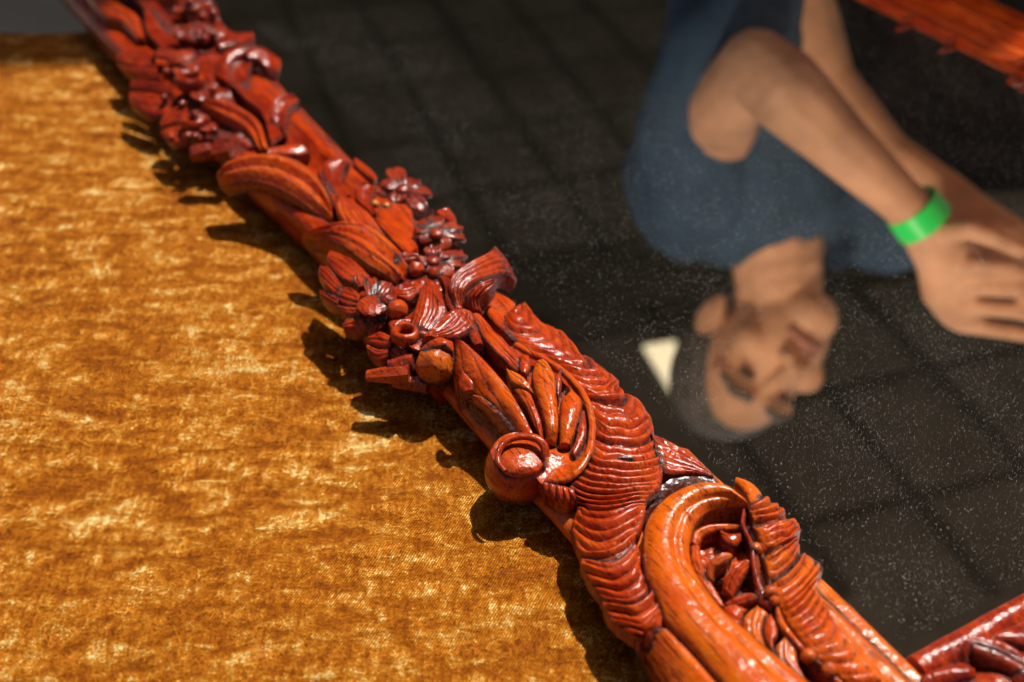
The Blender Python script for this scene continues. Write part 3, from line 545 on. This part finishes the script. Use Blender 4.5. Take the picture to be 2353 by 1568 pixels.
loft('curled_lip', 3, [(1395,352,43),(1440,440,42),(1480,520,39),(1555,590,33)], [(1425,348,42),(1490,440,38),(1530,520,34),(1562,575,31)], mirror, H=1.5, tint=0.05, thick=7)
loft('leaf_base', 3, [(1000,560,36),(1050,640,37),(1060,760,37),(1110,830,37)], [(1090,580,37),(1090,660,39),(1100,740,39),(1130,830,38)], mirror, H=2, ribs=3, along=True, amp=0.9, tint=0.0, thick=12)

# ---- leaves running up the rail
loft('long_leaf', 2, [(930,830,33),(1040,835,37),(1150,850,40),(1280,920,41),(1410,1010,40),(1520,1080,38),(1600,1150,36)],
     [(928,785,36),(1090,755,41),(1240,712,42),(1400,725,40),(1530,810,38),(1650,940,37),(1720,1060,36)], mirror, H=5, prof='acan', ribs=6, along=True, amp=0.8, tint=0.20, thick=9, taper=(0.15, 0))
loft('long_leaf', 2, [(335,440,31),(420,425,36),(560,410,39),(720,450,39),(870,530,37),(1010,630,34),(1130,730,30)],
     [(305,345,36),(410,265,42),(580,215,45),(760,215,45),(930,285,43),(1050,400,40),(1140,570,36)], mirror, H=5.5, prof='acan', ribs=4, along=True, amp=0.9, tint=0.22, thick=8, taper=(0.12, 0))
loft('long_leaf', 2, [(1030,350,38),(1080,450,38),(1130,560,37),(1210,700,36)], [(1055,330,37),(1110,420,37),(1170,520,37),(1230,690,36)], mirror, H=1.2, tint=0.0, thick=9, edge=1.0)
loft('cupped_leaf', 2, [(1140,520,36),(1075,400,38),(1075,290,39),(1150,240,39)], [(1270,520,34),(1215,430,34),(1215,340,35),(1262,275,37)], mirror, H=3, prof='gutter', tint=0.0, thick=9, edge=0.7)
loft('pointed_leaf', 2, [(1210,720,37),(1165,610,39),(1185,505,40)], [(1560,850,36),(1400,640,38),(1195,503,40)], mirror, H=3, ribs=6, along=True, amp=0.7, tint=0.15, thick=9)
loft('cupped_leaf', 2, [(1400,640,36),(1310,540,38),(1310,450,39),(1370,425,39)], [(1460,660,35),(1425,560,35),(1450,490,36),(1455,445,37)], mirror, H=3, prof='gutter', tint=-0.02, thick=9, edge=0.6)
loft('rail_leaf', 2, [(1290,260,31),(1320,310,31),(1400,380,31),(1440,410,31)], [(1310,255,28),(1400,310,28),(1450,360,28),(1460,400,28)], mirror, H=2, tint=0.1, thick=7)
loft('rail_leaf', 2, [(1440,560,33),(1450,680,34),(1560,820,35),(1690,960,35)], [(1700,540,28),(1720,640,30),(1730,740,32),(1760,900,34)], mirror, H=2.5, tint=0.12, thick=9, rough=0.6)
knob('bead', 2, (1450,575,35), 3.0, mirror, 0.75, 0.9, 12); knob('bead', 2, (1530,590,34), 2.8, mirror, 0.7, 0.9, 12)
# small flowers along the inner edge
flower(2, (1650,470,33), [(1575,310,34,7.0),(1745,395,31,6.5),(1865,500,27,6.5),(1800,620,29,6.5),(1600,560,34,6.0),(1480,420,35,6.0)], 6, mirror, core=5.2, core_lift=3.0, tint=-0.02, veins=3)
flower(2, (1890,790,38), [(1890,655,40,5.6),(1765,690,41,5.4),(1725,760,40,5.0),(2070,730,33,6.0),(2105,820,31,6.2),(1960,900,34,6.0),(1790,850,38,5.5)], 6, mirror, core=4.6, core_lift=3.5, tint=0.04, veins=5)
loft('small_leaf', 2, [(1890,640,33),(1900,620,33),(1940,612,33)], [(2030,740,29),(2035,680,29),(1990,620,30)], mirror, H=2, tint=-0.05, thick=7)
flower(2, (1870,985,36), [(1860,880,40,5.6),(1970,930,36,5.6),(2085,1010,31,6.5),(2000,1090,33,6.0),(1880,1120,35,5.0),(1740,1010,37,5.0),(2110,940,28,5.5)], 6, mirror, core=4.4, core_lift=2.5, tint=0.02, veins=5)
loft('small_leaf', 2, [(1590,960,39),(1660,930,40),(1750,940,40)], [(1600,1020,38),(1690,1000,39),(1770,980,39)], mirror, H=2.5, ribs=3, along=True, amp=1.2, tint=0.05, thick=8)
knob('bud', 2, (1745,1050,38), 5.5, mirror, 0.12, 0.8, 20); knob('bud', 2, (1870,1080,36), 4.4, mirror, 0.05, 0.8, 18)
loft('cluster_ground', 2, [(1300,800,28),(1400,1000,28),(1500,1200,28),(1600,1350,28)], [(2080,900,26),(2120,1060,26),(2200,1180,27),(2300,1350,28)], mirror, H=4, tint=0.0, thick=14, rough=2.0, edge=0.4)
loft('cluster_ground', 3, [(420,640,27),(420,900,26),(600,1120,25),(760,1290,24)], [(1050,560,34),(1080,800,34),(1150,950,34),(1100,1150,32)], mirror, H=3, tint=-0.02, thick=14, rough=2.2, edge=0.4)

# ---- far end, out of focus
loft('long_leaf', 1, [(1480,800,34),(1560,860,36),(1680,920,36),(1780,990,34),(1880,1110,30)], [(1490,730,38),(1620,735,41),(1760,790,40),(1880,890,38),(1945,1090,34)], mirror, H=5, prof='acan', ribs=4, along=True, amp=0.9, tint=0.18, thick=9)
loft('rail_leaf', 1, [(1940,1080,35),(2050,1060,36),(2150,1050,36)], [(1950,1130,34),(2150,1130,33),(2245,1120,31)], mirror, H=2, tint=0.1, thick=8)
loft('curled_leaf', 1, [(1560,560,38),(1580,440,42),(1680,360,45),(1800,330,45),(1920,350,42)], [(1700,640,37),(1660,520,40),(1700,430,43),(1800,400,43),(1840,470,38)], mirror, H=3, tint=0.0, thick=9)
loft('curled_leaf', 1, [(1740,340,44),(1850,335,44),(1960,380,40),(2030,440,34)], [(1800,420,44),(1860,430,42),(1930,490,38),(2010,530,31)], mirror, H=3, tint=0.05, thick=8)
loft('cupped_leaf', 1, [(1640,640,36),(1640,500,39),(1700,420,41)], [(1800,660,35),(1800,540,37),(1830,440,40)], mirror, H=3, prof='gutter', tint=-0.08, thick=9)
loft('rail_leaf', 1, [(1700,640,36),(1780,720,36),(1900,830,35),(1960,1040,33)], [(1860,600,32),(1960,680,31),(2040,800,31),(2080,960,31)], mirror, H=2.5, tint=0.0, thick=9, rough=0.6)
loft('curled_leaf', 1, [(1960,860,37),(1980,760,40),(2050,700,41),(2130,690,39)], [(2060,960,34),(2070,860,36),(2100,790,37),(2165,735,34)], mirror, H=3, prof='gutter', tint=-0.03, thick=9)
f_ = flower(1, (1320,430,40), [(1110,380,42,8),(1420,380,44,8),(1430,500,42,8),(1330,560,38,8)], 8, mirror, core=12, core_lift=2, stipple=0.06, tint=0.0, veins=4, core_scale=(1, 1, 0.5))
traced(1, f_, [([(1130,400,38),(980,355,36),(868,400,31)], [(1130,490,36),(980,495,32),(852,450,29)]), ([(1130,490,36),(960,490,32),(858,470,29)], [(1170,590,33),(1020,578,28),(925,548,26)])], 0.0)
f_ = flower(1, (1390,630,39), [(1480,730,38,7),(1560,640,40,7),(1500,560,42,7)], 8, mirror, core=9, core_lift=5, hole=True, tint=0.0, veins=3)
traced(1, f_, [([(1250,610,36),(1050,585,31),(955,600,28)], [(1250,700,33),(1060,665,28),(945,650,26)]), ([(1250,700,34),(1060,665,31),(942,672,27)], [(1230,840,28),(1080,848,25),(948,765,24)])], 0.0)
f_ = flower(1, (1410,910,36), [(1450,1010,33,7),(1560,950,36,7),(1520,850,39,7),(1380,820,38,7)], 8, mirror, core=7, core_lift=3, hole=True, tint=0.04)
traced(1, f_, [([(1360,780,37),(1250,785,35),(1185,850,31)], [(1360,910,34),(1250,905,31),(1165,935,27)]), ([(1360,910,34),(1240,920,31),(1167,960,27)], [(1360,1035,29),(1260,1048,27),(1188,995,25)])], 0.04)
for p in ((1410,830,42), (1440,860,41), (1235,1000,34), (1355,990,36), (1410,990,36), (1550,950,39), (1205,520,42), (1190,710,37), (1320,760,40)): knob('bead', 1, p, 3.2, mirror, 0.0, 0.2, 10)
chip('stub', 1, (1390,1120,30), (1540,1090,33), 6.5, 6.5, mirror, 6, 0.0); chip('stub', 1, (1560,1110,31), (1680,1100,33), 5.5, 6.5, mirror, 6, 0.02)
loft('cluster_ground', 1, [(1000,330,26),(1080,560,25),(1200,800,24),(1460,1060,24),(1650,1150,26)], [(1560,250,32),(1620,500,33),(1680,700,33),(1800,900,33),(1900,1080,32)], mirror, H=3, tint=-0.06, thick=14, rough=2.4, edge=0.4)
loft('long_leaf', 1, [(600,-60,33),(650,40,35),(760,140,36),(880,190,36),(990,310,33)], [(700,-80,40),(800,-10,42),(930,70,42),(1010,140,40),(1050,290,36)], mirror, H=4.5, ribs=2, along=True, amp=1.2, tint=0.08, thick=9)
loft('pointed_leaf', 1, [(1180,360,37),(1060,230,40),(1040,60,42)], [(1300,320,36),(1210,170,39),(1060,55,42)], mirror, H=3, tint=-0.08, thick=9)
loft('long_leaf', 1, [(840,-90,41),(950,-20,42),(1040,80,40),(1110,220,38)], [(960,-130,42),(1100,-40,42),(1200,100,40),(1300,280,37)], mirror, H=3, tint=-0.05, thick=9, ribs=3, along=True, amp=0.9)
flower(1, (1440,260,40), [(1590,300,36,8),(1700,310,33,7),(1340,180,42,7),(1470,160,42,7),(1560,210,40,7),(1300,280,40,7)], 7, mirror, core=6, tint=-0.02)
for p in ((1480,220,45), (1440,245,45), (1500,250,44), (1425,280,44), (1480,285,44), (1540,250,43), (1390,300,43)): knob('bead', 1, p, 4.0, mirror, -0.02, 0.1, 12)
flower(1, (1400,60,42), [(1300,-40,44,9),(1450,-60,43,9),(1560,40,39,9),(1570,110,36,8),(1400,140,40,8),(1260,90,42,8)], 8, mirror, core=9, core_lift=3, tint=0.0)
for p in ((1380,25,50), (1540,100,42), (1470,130,42)): knob('bead', 1, p, 5.0, mirror, 0.0, 0.3, 12)
loft('cupped_leaf', 1, [(1560,330,38),(1640,250,38),(1730,240,36),(1830,240,33)], [(1600,360,37),(1700,330,36),(1780,310,33),(1835,300,30)], mirror, H=2.5, tint=-0.04, thick=7)
loft('cluster_ground', 1, [(820,-120,30),(980,150,30),(1080,330,29)], [(1500,-140,30),(1560,60,31),(1680,330,31)], mirror, H=3, tint=-0.05, thick=14, rough=2.4, edge=0.4)

# ---- carving on the bottom rail (near right corner)
loft('rail_leaf', 6, [(1870,1400,27),(1880,1310,31),(1960,1260,33),(2060,1245,33),(2200,1290,32),(2400,1420,30)], [(1960,1480,26),(1960,1390,31),(1990,1340,33),(2100,1400,32),(2200,1460,30),(2350,1540,28)], mirror, H=4, tint=0.0, thick=9, ribs=2, along=True, amp=0.8)
loft('rail_leaf', 6, [(1950,1360,33),(2080,1430,31),(2200,1500,29),(2300,1560,28)], [(1990,1300,34),(2120,1330,34),(2260,1400,33),(2420,1500,31)], mirror, H=3, tint=0.05, thick=8)
loft('rail_leaf', 6, [(1600,1530,26),(1760,1480,27),(1880,1440,27),(1930,1500,26)], [(1620,1640,26),(1780,1600,27),(1900,1580,27),(1990,1560,26)], mirror, H=4, tint=-0.02, thick=9, rough=1.6)
loft('rail_leaf', 6, [(2080,1260,28),(2160,1210,29),(2260,1170,29),(2420,1100,28)], [(2130,1290,29),(2230,1290,30),(2330,1310,30),(2460,1320,30)], mirror, H=3, tint=0.0, thick=9)
loft('rail_leaf', 6, [(2240,1560,28),(2300,1480,31),(2400,1450,30)], [(2330,1620,27),(2380,1560,29),(2450,1540,29)], mirror, H=3, tint=0.0, thick=9)
# small drop finials on the far rail's inner edge
for s_ in (0.742, 0.690, 0.604):
    c = sn(s_, 0.833, 0.024); knobs = tube('drop', 1, None, [0.5, 2.6, 3.0, 2.0], mirror, 0.1, pts3=[c - ND * 0.016 + np.array([0,0,0.001]), c - ND * 0.010, c - ND * 0.005, c + ND * 0.002], sides=10)
tube('rail_ring', 1, None, 4.0, mirror, 0.25, pts3=[sn(0.622, 0.830, 0.026), sn(0.622, 0.842, 0.030), sn(0.622, 0.856, 0.030)], sides=12)

# ================================================================== dust on the glass
def dust():
    rs = np.random.default_rng(5); V = []; F = []
    n = 0
    while n < 105000:
        s = rs.uniform(0.235, 1.15); m_ = rs.uniform(0.338, 0.828)
        dens = (0.22 + 0.78 * math.exp(-(s - 0.25) * 2.2)) * (0.35 + 0.65 * abs(math.sin(s * 23 + 3 * math.sin(m_ * 19)) * math.sin(m_ * 31 + 2 * math.sin(s * 13))))
        if rs.uniform() > dens: continue
        n += 1
        c = sn(s, m_, GLASS_Z + 0.0003); a = rs.uniform(0, np.pi)
        if n % 12:                                     # grain
            r = rs.uniform(0.00005, 0.00013) * (2.2 if rs.uniform() < 0.05 else 1); k = len(V)
            for th in (0, 2.1, 4.2): V.append(c + np.array([math.cos(a + th) * r, math.sin(a + th) * r, -0.0001]))
            V.append(c + np.array([0, 0, r]))
            F += [(k, k + 1, k + 3), (k + 1, k + 2, k + 3), (k + 2, k, k + 3), (k, k + 2, k + 1)]
        else:                                         # curved fibre
            L = rs.uniform(0.0004, 0.0013); w = 0.00004; bend = rs.uniform(-1.2, 1.2); k = len(V)
            p = c.copy()
            for i in range(5):
                d = np.array([math.cos(a), math.sin(a), 0]); sd_ = np.array([-d[1], d[0], 0])
                V.append(p + sd_ * w); V.append(p - sd_ * w); V.append(p + np.array([0, 0, w * 1.6]))
                if i:
                    b = k + (i - 1) * 3
                    F += [(b, b + 3, b + 5, b + 2), (b + 2, b + 5, b + 4, b + 1), (b + 1, b + 4, b + 3, b)]
                p = p + d * L / 4; a += bend / 4
    me = bpy.data.meshes.new('dust'); me.from_pydata([tuple(v) for v in V], [], F); me.update()
    o = link('dust', me, DUST); o['kind'] = 'stuff'; o['label'] = 'pale dust grains and lint scattered over the mirror glass'; o['category'] = 'dust'
dust()

# ================================================================== the tent above
def ceil_pt(x, y, z=1.6):
    d = ray(x, y); d = d * np.array([1, 1, -1]); o = np.array([0, 0, 2 * GLASS_Z - CAM_Z]); return o + d * ((z - o[2]) / d[2])
ZC = 1.6; EDGE_Y = 1.76
def slab(name, poly, z0, z1, material, parent=None):
    n = len(poly); V = [(x, y, z0) for x, y in poly] + [(x, y, z1) for x, y in poly]
    F = [tuple(range(n))[::-1], tuple(range(n, 2 * n))] + [(i, (i + 1) % n, n + (i + 1) % n, n + i) for i in range(n)]
    return raw(name, V, F, material, parent, smooth=False)
roof = thing('tent_roof', 'black tent roof cloth with seams, seen in the glass, with unseen pieces added to block light', 'tent roof')
slab('roof_cloth', [(-4, 1.58), (-0.6, 1.58), (-0.55, 1.64), (0.15, 1.70), (0.40, 1.76), (0.50, 1.585), (0.66, 1.59), (0.86, 1.60), (0.94, 1.69), (1.22, 1.70), (1.24, 1.80), (2.6, 1.80), (2.7, 1.3), (5, 1.3), (5, 8.0), (-4, 8.0)], ZC, ZC + 0.004, CLOTH, roof)  # near edge shaped out of view to let sun onto the table
slab('roof_cloth', [(-2.2, -0.30), (2.6, -0.30), (2.6, 0.86), (-2.2, 0.86)], ZC, ZC + 0.004, CLOTH, roof)  # unseen canopy added to cut overhead sky light on the table
slab('sun_block_flap', [(0.70, 1.40), (1.20, 1.40), (1.20, 1.625), (0.70, 1.625)], ZC - 0.01, ZC - 0.006, CLOTH, roof)  # unseen flap added to keep the sun off the hand
ra = math.radians(-17.7); rd = np.array([math.sin(ra), math.cos(ra)]); rn = np.array([math.cos(ra), -math.sin(ra)])
base = ceil_pt(938, 205)[:2]
for k in range(-9, 9):                               # long seams and cross seams
    o_ = base + rn * 0.295 * k
    a_, b_ = o_ - rd * 3.2, o_ + rd * 3.0
    if a_[1] < EDGE_Y + 0.05: a_ = a_ + rd * (EDGE_Y + 0.05 - a_[1]) / rd[1]
    w = rn * 0.017
    slab('seam', [tuple(a_ - w), tuple(a_ + w), tuple(b_ + w), tuple(b_ - w)], ZC - 0.006, ZC - 0.0005, SEAM, roof)
for k in range(-7, 4):
    o_ = base + rd * (0.40 * k + 0.02); w = rd * 0.016; a_, b_ = o_ - rn * 2.4, o_ + rn * 2.6
    if o_[1] < 2.45: a_ = o_ + rn * ((0.62 - o_[0]) / rn[0]); b_ = o_ + rn * 1.6
    if min(a_[1], b_[1]) < 1.62: continue
    slab('seam', [tuple(a_ - w), tuple(a_ + w), tuple(b_ + w), tuple(b_ - w)], ZC - 0.0062, ZC - 0.0058, SEAM, roof)
p0, p1 = ceil_pt(1000, 675, 1.5), ceil_pt(2300, 520, 1.5); d_ = (p1 - p0)[:2] / np.linalg.norm((p1 - p0)[:2]); n_ = np.array([-d_[1], d_[0]]) * 0.085
slab('roof_beam', [tuple(p0[:2] - n_), tuple(p1[:2] - n_), tuple(p1[:2] + n_), tuple(p0[:2] + n_)], 1.50, 1.56, SEAM, roof)
pane = slab('skylight', [tuple(ceil_pt(*p, 1.59)[:2]) for p in ((1478, 796), (1552, 784), (1553, 920))], 1.588, 1.594, PAPER, roof)
back = slab('curtain', [(-4, 7.6), (5, 7.6), (5, 7.64), (-4, 7.64)], -0.78, 1.6, CLOTH)
back['label'] = 'black tent wall curtain far behind the table'; back['category'] = 'curtain'
a_, b_ = room(1840, 200, 2.1), room(2700, 200, 2.1)
scr = slab('curtain', [(a_[0], 2.08), (b_[0], 2.08), (b_[0], 2.12), (a_[0], 2.12)], -0.78, room(2100, 430, 2.1)[2], DARK)
scr['label'] = 'plain black screen standing behind the person'; scr['category'] = 'screen'

# ================================================================== the person across the table
person = thing('person', 'person in blue t-shirt with green wristband leaning over, reflected in the glass', 'person')
def R(x, y, Y): return room(x, y, Y)
def blob(name, parts, voxel, material, parent, smooth=6, fac=0.5):
    """parts: ('c', [(p, r), ...]) tapered chains or ('e', centre, axes(3x3 rows), radii); fused into one continuous skin"""
    bm = bmesh.new()
    for pt in parts:
        if pt[0] == 'c':
            ch = pt[1]
            for (p, r), (q_, s_) in zip(ch[:-1], ch[1:]):
                p = np.array(p); q_ = np.array(q_); n = max(2, int(np.linalg.norm(q_ - p) / (min(r, s_) * 0.35)) + 1)
                for f in np.linspace(0, 1, n):
                    c = p + (q_ - p) * f; rr = r + (s_ - r) * f
                    bmesh.ops.create_icosphere(bm, subdivisions=2, radius=rr, matrix=Matrix.Translation(Vector(c)))
        else:
            _, c, ax, rad = pt
            M = Matrix([[ax[j][i] * rad[j] for j in range(3)] + [c[i]] for i in range(3)] + [[0, 0, 0, 1]])
            bmesh.ops.create_icosphere(bm, subdivisions=4, radius=1.0, matrix=M)
    bmesh.ops.recalc_face_normals(bm, faces=bm.faces)
    me = bpy.data.meshes.new(name); bm.to_mesh(me); bm.free()
    o = bpy.data.objects.new(name, me); COL.objects.link(o)
    m = o.modifiers.new('r', 'REMESH'); m.mode = 'VOXEL'; m.voxel_size = voxel
    s = o.modifiers.new('s', 'SMOOTH'); s.iterations = smooth; s.factor = fac
    dg = bpy.context.evaluated_depsgraph_get(); me2 = bpy.data.meshes.new_from_object(o.evaluated_get(dg))
    bpy.data.objects.remove(o); bpy.data.meshes.remove(me); me2.name = name
    me2.polygons.foreach_set('use_smooth', [True] * len(me2.polygons)); me2.materials.clear()
    return link(name, me2, material, parent)
MZ = np.array([1, 1, -1.0])
EX = np.array([1.0, 0, 0]); EDN = -np.array([0, SP, CP]) * MZ; ETW = np.array([0, -CP, SP]) * MZ     # picture right, down and towards us, mirrored
def img(v): r = EX * v[0] + EDN * v[1] + ETW * v[2]; return r / np.linalg.norm(r)
HC = R(1738, 812, 1.27)
hf = img((0.06, 0.40, 0.91)); hu = img((-0.52, 0.85, 0.0)); hu = hu - hf * (hu @ hf); hu /= np.linalg.norm(hu); hs = np.cross(hf, hu)
if (hs @ (R(1600, 750, 1.27) - HC)) < 0: hs = -hs
def H(s, f, u): return HC + hs * s + hf * f + hu * u
AX = [hs, hf, hu]
head = [('e', H(0, -0.012, 0.028), AX, (0.072, 0.094, 0.088)), ('e', H(0, 0.014, -0.028), AX, (0.060, 0.074, 0.080)), ('e', H(0, 0.045, -0.085), AX, (0.036, 0.036, 0.030)),
        ('c', [(H(0, 0.084, 0.010), 0.008), (H(0, 0.096, -0.016), 0.010), (H(0, 0.103, -0.030), 0.012)]), ('e', H(0.014, 0.096, -0.038), AX, (0.010, 0.012, 0.009)), ('e', H(-0.014, 0.096, -0.038), AX, (0.010, 0.012, 0.009)),
        ('c', [(H(-0.05, 0.058, 0.030), 0.012), (H(0, 0.082, 0.030), 0.014), (H(0.05, 0.058, 0.030), 0.012)]), ('e', H(0.044, 0.052, -0.022), AX, (0.022, 0.025, 0.022)), ('e', H(-0.044, 0.052, -0.022), AX, (0.022, 0.025, 0.022)),
        ('e', H(0.078, -0.010, -0.008), [hs * 0.5 - hf * 0.86, hf * 0.5 + hs * 0.86, hu], (0.018, 0.008, 0.029)), ('e', H(-0.078, -0.010, -0.008), [hs * 0.5 + hf * 0.86, hf * 0.5 - hs * 0.86, hu], (0.018, 0.008, 0.029))]
NB = R(1775, 520, 1.34)
neck = [('c', [(H(0, -0.02, -0.05), 0.058), (R(1790, 650, 1.30), 0.055), (NB, 0.064)])]
# near arm: shoulder, elbow, wrist, then the hand
S1, E1, W1 = R(1620, 330, 1.38), R(1735, 150, 1.16), R(2085, 475, 1.10)
armA = [('c', [(S1, 0.060), (R(1668, 238, 1.22), 0.041), (E1, 0.037)]), ('c', [(E1, 0.037), (R(1800, 205, 1.14), 0.041), (R(1930, 330, 1.12), 0.032), (W1, 0.0235)])]
E2, W2 = R(1850, 10, 1.42), R(2165, 440, 1.24)
armB = [('c', [(R(1700, -60, 1.50), 0.05), (E2, 0.036), (R(1900, 190, 1.36), 0.034), (R(2036, 352, 1.29), 0.028), (W2, 0.025)])]
def finger(pts, Y, r): return ('c', [(R(x, y, Y + dy), r * k) for (x, y, dy), k in zip(pts, (1.12, 1.0, 0.92, 0.8))])
handA = [('c', [(W1, 0.025), (R(2130, 530, 1.095), 0.027), (R(2165, 590, 1.10), 0.029), (R(2180, 660, 1.10), 0.030), (R(2205, 705, 1.10), 0.026)]), ('c', [(R(2150, 545, 1.095), 0.025), (R(2195, 600, 1.10), 0.027)]),
         finger([(2185, 622, 0), (2250, 612, -.016), (2318, 616, -.022), (2375, 640, -.01)], 1.085, 0.0112), finger([(2188, 663, 0), (2262, 658, -.018), (2335, 664, -.024), (2395, 684, -.01)], 1.085, 0.0114),
         finger([(2194, 704, 0), (2270, 706, -.016), (2340, 714, -.020), (2395, 730, -.01)], 1.088, 0.0110), finger([(2206, 742, 0), (2272, 754, -.012), (2330, 764, -.014), (2380, 774, 0)], 1.095, 0.0102),
         finger([(2165, 535, -.01), (2230, 528, -.03), (2290, 548, -.04), (2345, 575, -.04)], 1.09, 0.0115)]
handB = [('c', [(W2, 0.026), (R(2235, 510, 1.20), 0.032), (R(2300, 560, 1.17), 0.034)])] + [finger([(2300, 540 + 30 * k, 0), (2345, 560 + 30 * k, -.01), (2390, 585 + 30 * k, -.02), (2420, 620 + 30 * k, -.02)], 1.16, 0.0112) for k in range(4)]
body = blob('body', head + neck + armA + armB + handA + handB + [('e', R(1770, 470, 1.38), np.eye(3), (0.06, 0.05, 0.05))], 0.0036, SKIN, person, 5)
# shirt: trunk, shoulders, sleeves
SH = [('c', [(R(1690, -120, 1.42), 0.085), (R(1690, 40, 1.42), 0.082), (R(1690, 200, 1.41), 0.100), (R(1700, 300, 1.40), 0.122), (R(1725, 390, 1.40), 0.132), (R(1760, 430, 1.40), 0.110)]),
      ('c', [(R(1592, 405, 1.34), 0.082), (R(1580, 455, 1.34), 0.070), (R(1600, 505, 1.34), 0.050)]), ('c', [(R(1740, 420, 1.42), 0.100), (R(1900, 450, 1.44), 0.085), (R(2020, 520, 1.46), 0.060), (R(2075, 575, 1.46), 0.030)]),
      ('c', [(R(1592, 390, 1.33), 0.074), (R(1585, 290, 1.29), 0.056), (R(1592, 190, 1.26), 0.045), (R(1640, 110, 1.25), 0.050), (R(1700, 50, 1.26), 0.052)]),
      ('c', [(R(1580, 580, 1.33), 0.014), (R(1640, 560, 1.30), 0.016), (R(1740, 520, 1.29), 0.016), (R(1850, 480, 1.30), 0.014), (R(1900, 540, 1.36), 0.020), (R(1920, 600, 1.40), 0.016)]),
      ('c', [(R(1560, 520, 1.33), 0.040), (R(1640, 510, 1.34), 0.048), (R(1760, 470, 1.36), 0.055)])]
shirt = blob('t_shirt', SH, 0.006, SHIRT, person, 8)
co = np.empty(len(shirt.data.vertices) * 3, np.float32); shirt.data.vertices.foreach_get('co', co); co = co.reshape(-1, 3)
no = np.array([v.normal[:] for v in shirt.data.vertices]); fold = vnoise(co @ np.array([[1, .5, 0], [0, 1, .3], [.6, 0, .4]]), 17.0) * 0.7 + vnoise(co, 34.0) * 0.35
shirt.data.vertices.foreach_set('co', (co + no * (np.abs(fold) * 0.011)[:, None]).astype(np.float32).ravel()); shirt.data.update()
# legs down to the floor
hip = R(1690, -120, 1.42)
legs = []
for sx in (-0.10, 0.10):
    legs.append(('c', [((hip[0] + sx * 0.7, 1.45, -0.02), 0.115), ((hip[0] + sx, 1.46, -0.36), 0.075), ((hip[0] + sx * 1.1, 1.48, -0.70), 0.055)]))
blob('trousers', legs + [('e', (hip[0], 1.45, 0.03), np.eye(3), (0.17, 0.125, 0.12))], 0.012, DENIM, person, 6)
for sx in (-0.11, 0.11): blob('shoe', [('c', [((hip[0] + sx, 1.50, -0.735), 0.042), ((hip[0] + sx * 1.1, 1.36, -0.745), 0.032)])], 0.009, DARK, person, 4)
# hair cap, eyes, brows, lips
hair = blob('hair', [('e', H(0, -0.016, 0.040), AX, (0.077, 0.088, 0.090)), ('e', H(0, -0.050, 0.0), AX, (0.073, 0.062, 0.070))], 0.005, HAIR, person, 2)
for sx in (-1, 1):
    blob('eye', [('e', H(0.031 * sx, 0.078, 0.010), AX, (0.013, 0.009, 0.005))], 0.0025, EYE, person, 1)
    blob('eyebrow', [('c', [(H(0.014 * sx, 0.095, 0.030), 0.005), (H(0.034 * sx, 0.088, 0.035), 0.0055), (H(0.052 * sx, 0.070, 0.029), 0.004)])], 0.0025, HAIR, person, 1)
blob('lips', [('c', [(H(-0.022, 0.078, -0.062), 0.005), (H(0, 0.086, -0.060), 0.0075), (H(0.022, 0.078, -0.062), 0.005)])], 0.0025, LIP, person, 2)
# wristband: a flat ring round the near wrist
wd = R(2145, 560, 1.095) - R(2040, 430, 1.11); wd /= np.linalg.norm(wd); ws = np.cross(wd, [0, 0, 1.0]); ws /= np.linalg.norm(ws); wu = np.cross(ws, wd)
wc = R(2108, 493, 1.10); V = []; F = []; n = 40
for k, (o_, r_) in enumerate(((-0.0125, 0.0285), (0.0125, 0.0300), (0.0125, 0.0290), (-0.0125, 0.0275))):
    for j in range(n): a = 2 * math.pi * j / n; V.append(wc + wd * o_ + (ws * math.cos(a) + wu * math.sin(a)) * r_)
for k in range(4):
    for j in range(n): F.append((k * n + j, k * n + (j + 1) % n, ((k + 1) % 4) * n + (j + 1) % n, ((k + 1) % 4) * n + j))
raw('wristband', V, F, BAND, person)

# ================================================================== dust and crevice shade put into the colour where carved pieces meet
def joints():
    obs = [o for o in COL.objects if o.type == 'MESH' and o.data.attributes.get('groove') and o.name.split('.')[0] not in ('mirror_glass',)]
    cs = []; ids = []
    for k, o in enumerate(obs):
        c = np.empty(len(o.data.vertices) * 3, np.float32); o.data.vertices.foreach_get('co', c); cs.append(c.reshape(-1, 3)); ids.append(np.full(len(c) // 3, k))
    C = np.concatenate(cs).astype(np.float64); I = np.concatenate(ids); hit = np.zeros(len(C))
    for sh in ((0, 0, 0), (.5, .5, .5), (.25, .75, .1), (.7, .2, .6)):
        v = np.floor(C / 0.0021 + np.array(sh)).astype(np.int64) + 4096
        key = (v[:, 0] << 28) | (v[:, 1] << 14) | v[:, 2]
        u, inv = np.unique(key, return_inverse=True); lo = np.full(len(u), 1 << 30); hi = np.full(len(u), -1)
        np.minimum.at(lo, inv, I); np.maximum.at(hi, inv, I); hit += (lo != hi)[inv]
    hit /= 4; p = 0
    for o, c in zip(obs, cs):
        n = len(c); a = o.data.attributes['groove']; g = np.empty(n, np.float32); a.data.foreach_get('value', g)
        a.data.foreach_set('value', np.maximum(g, 0.95 * hit[p:p + n]).astype(np.float32)); p += n
joints()
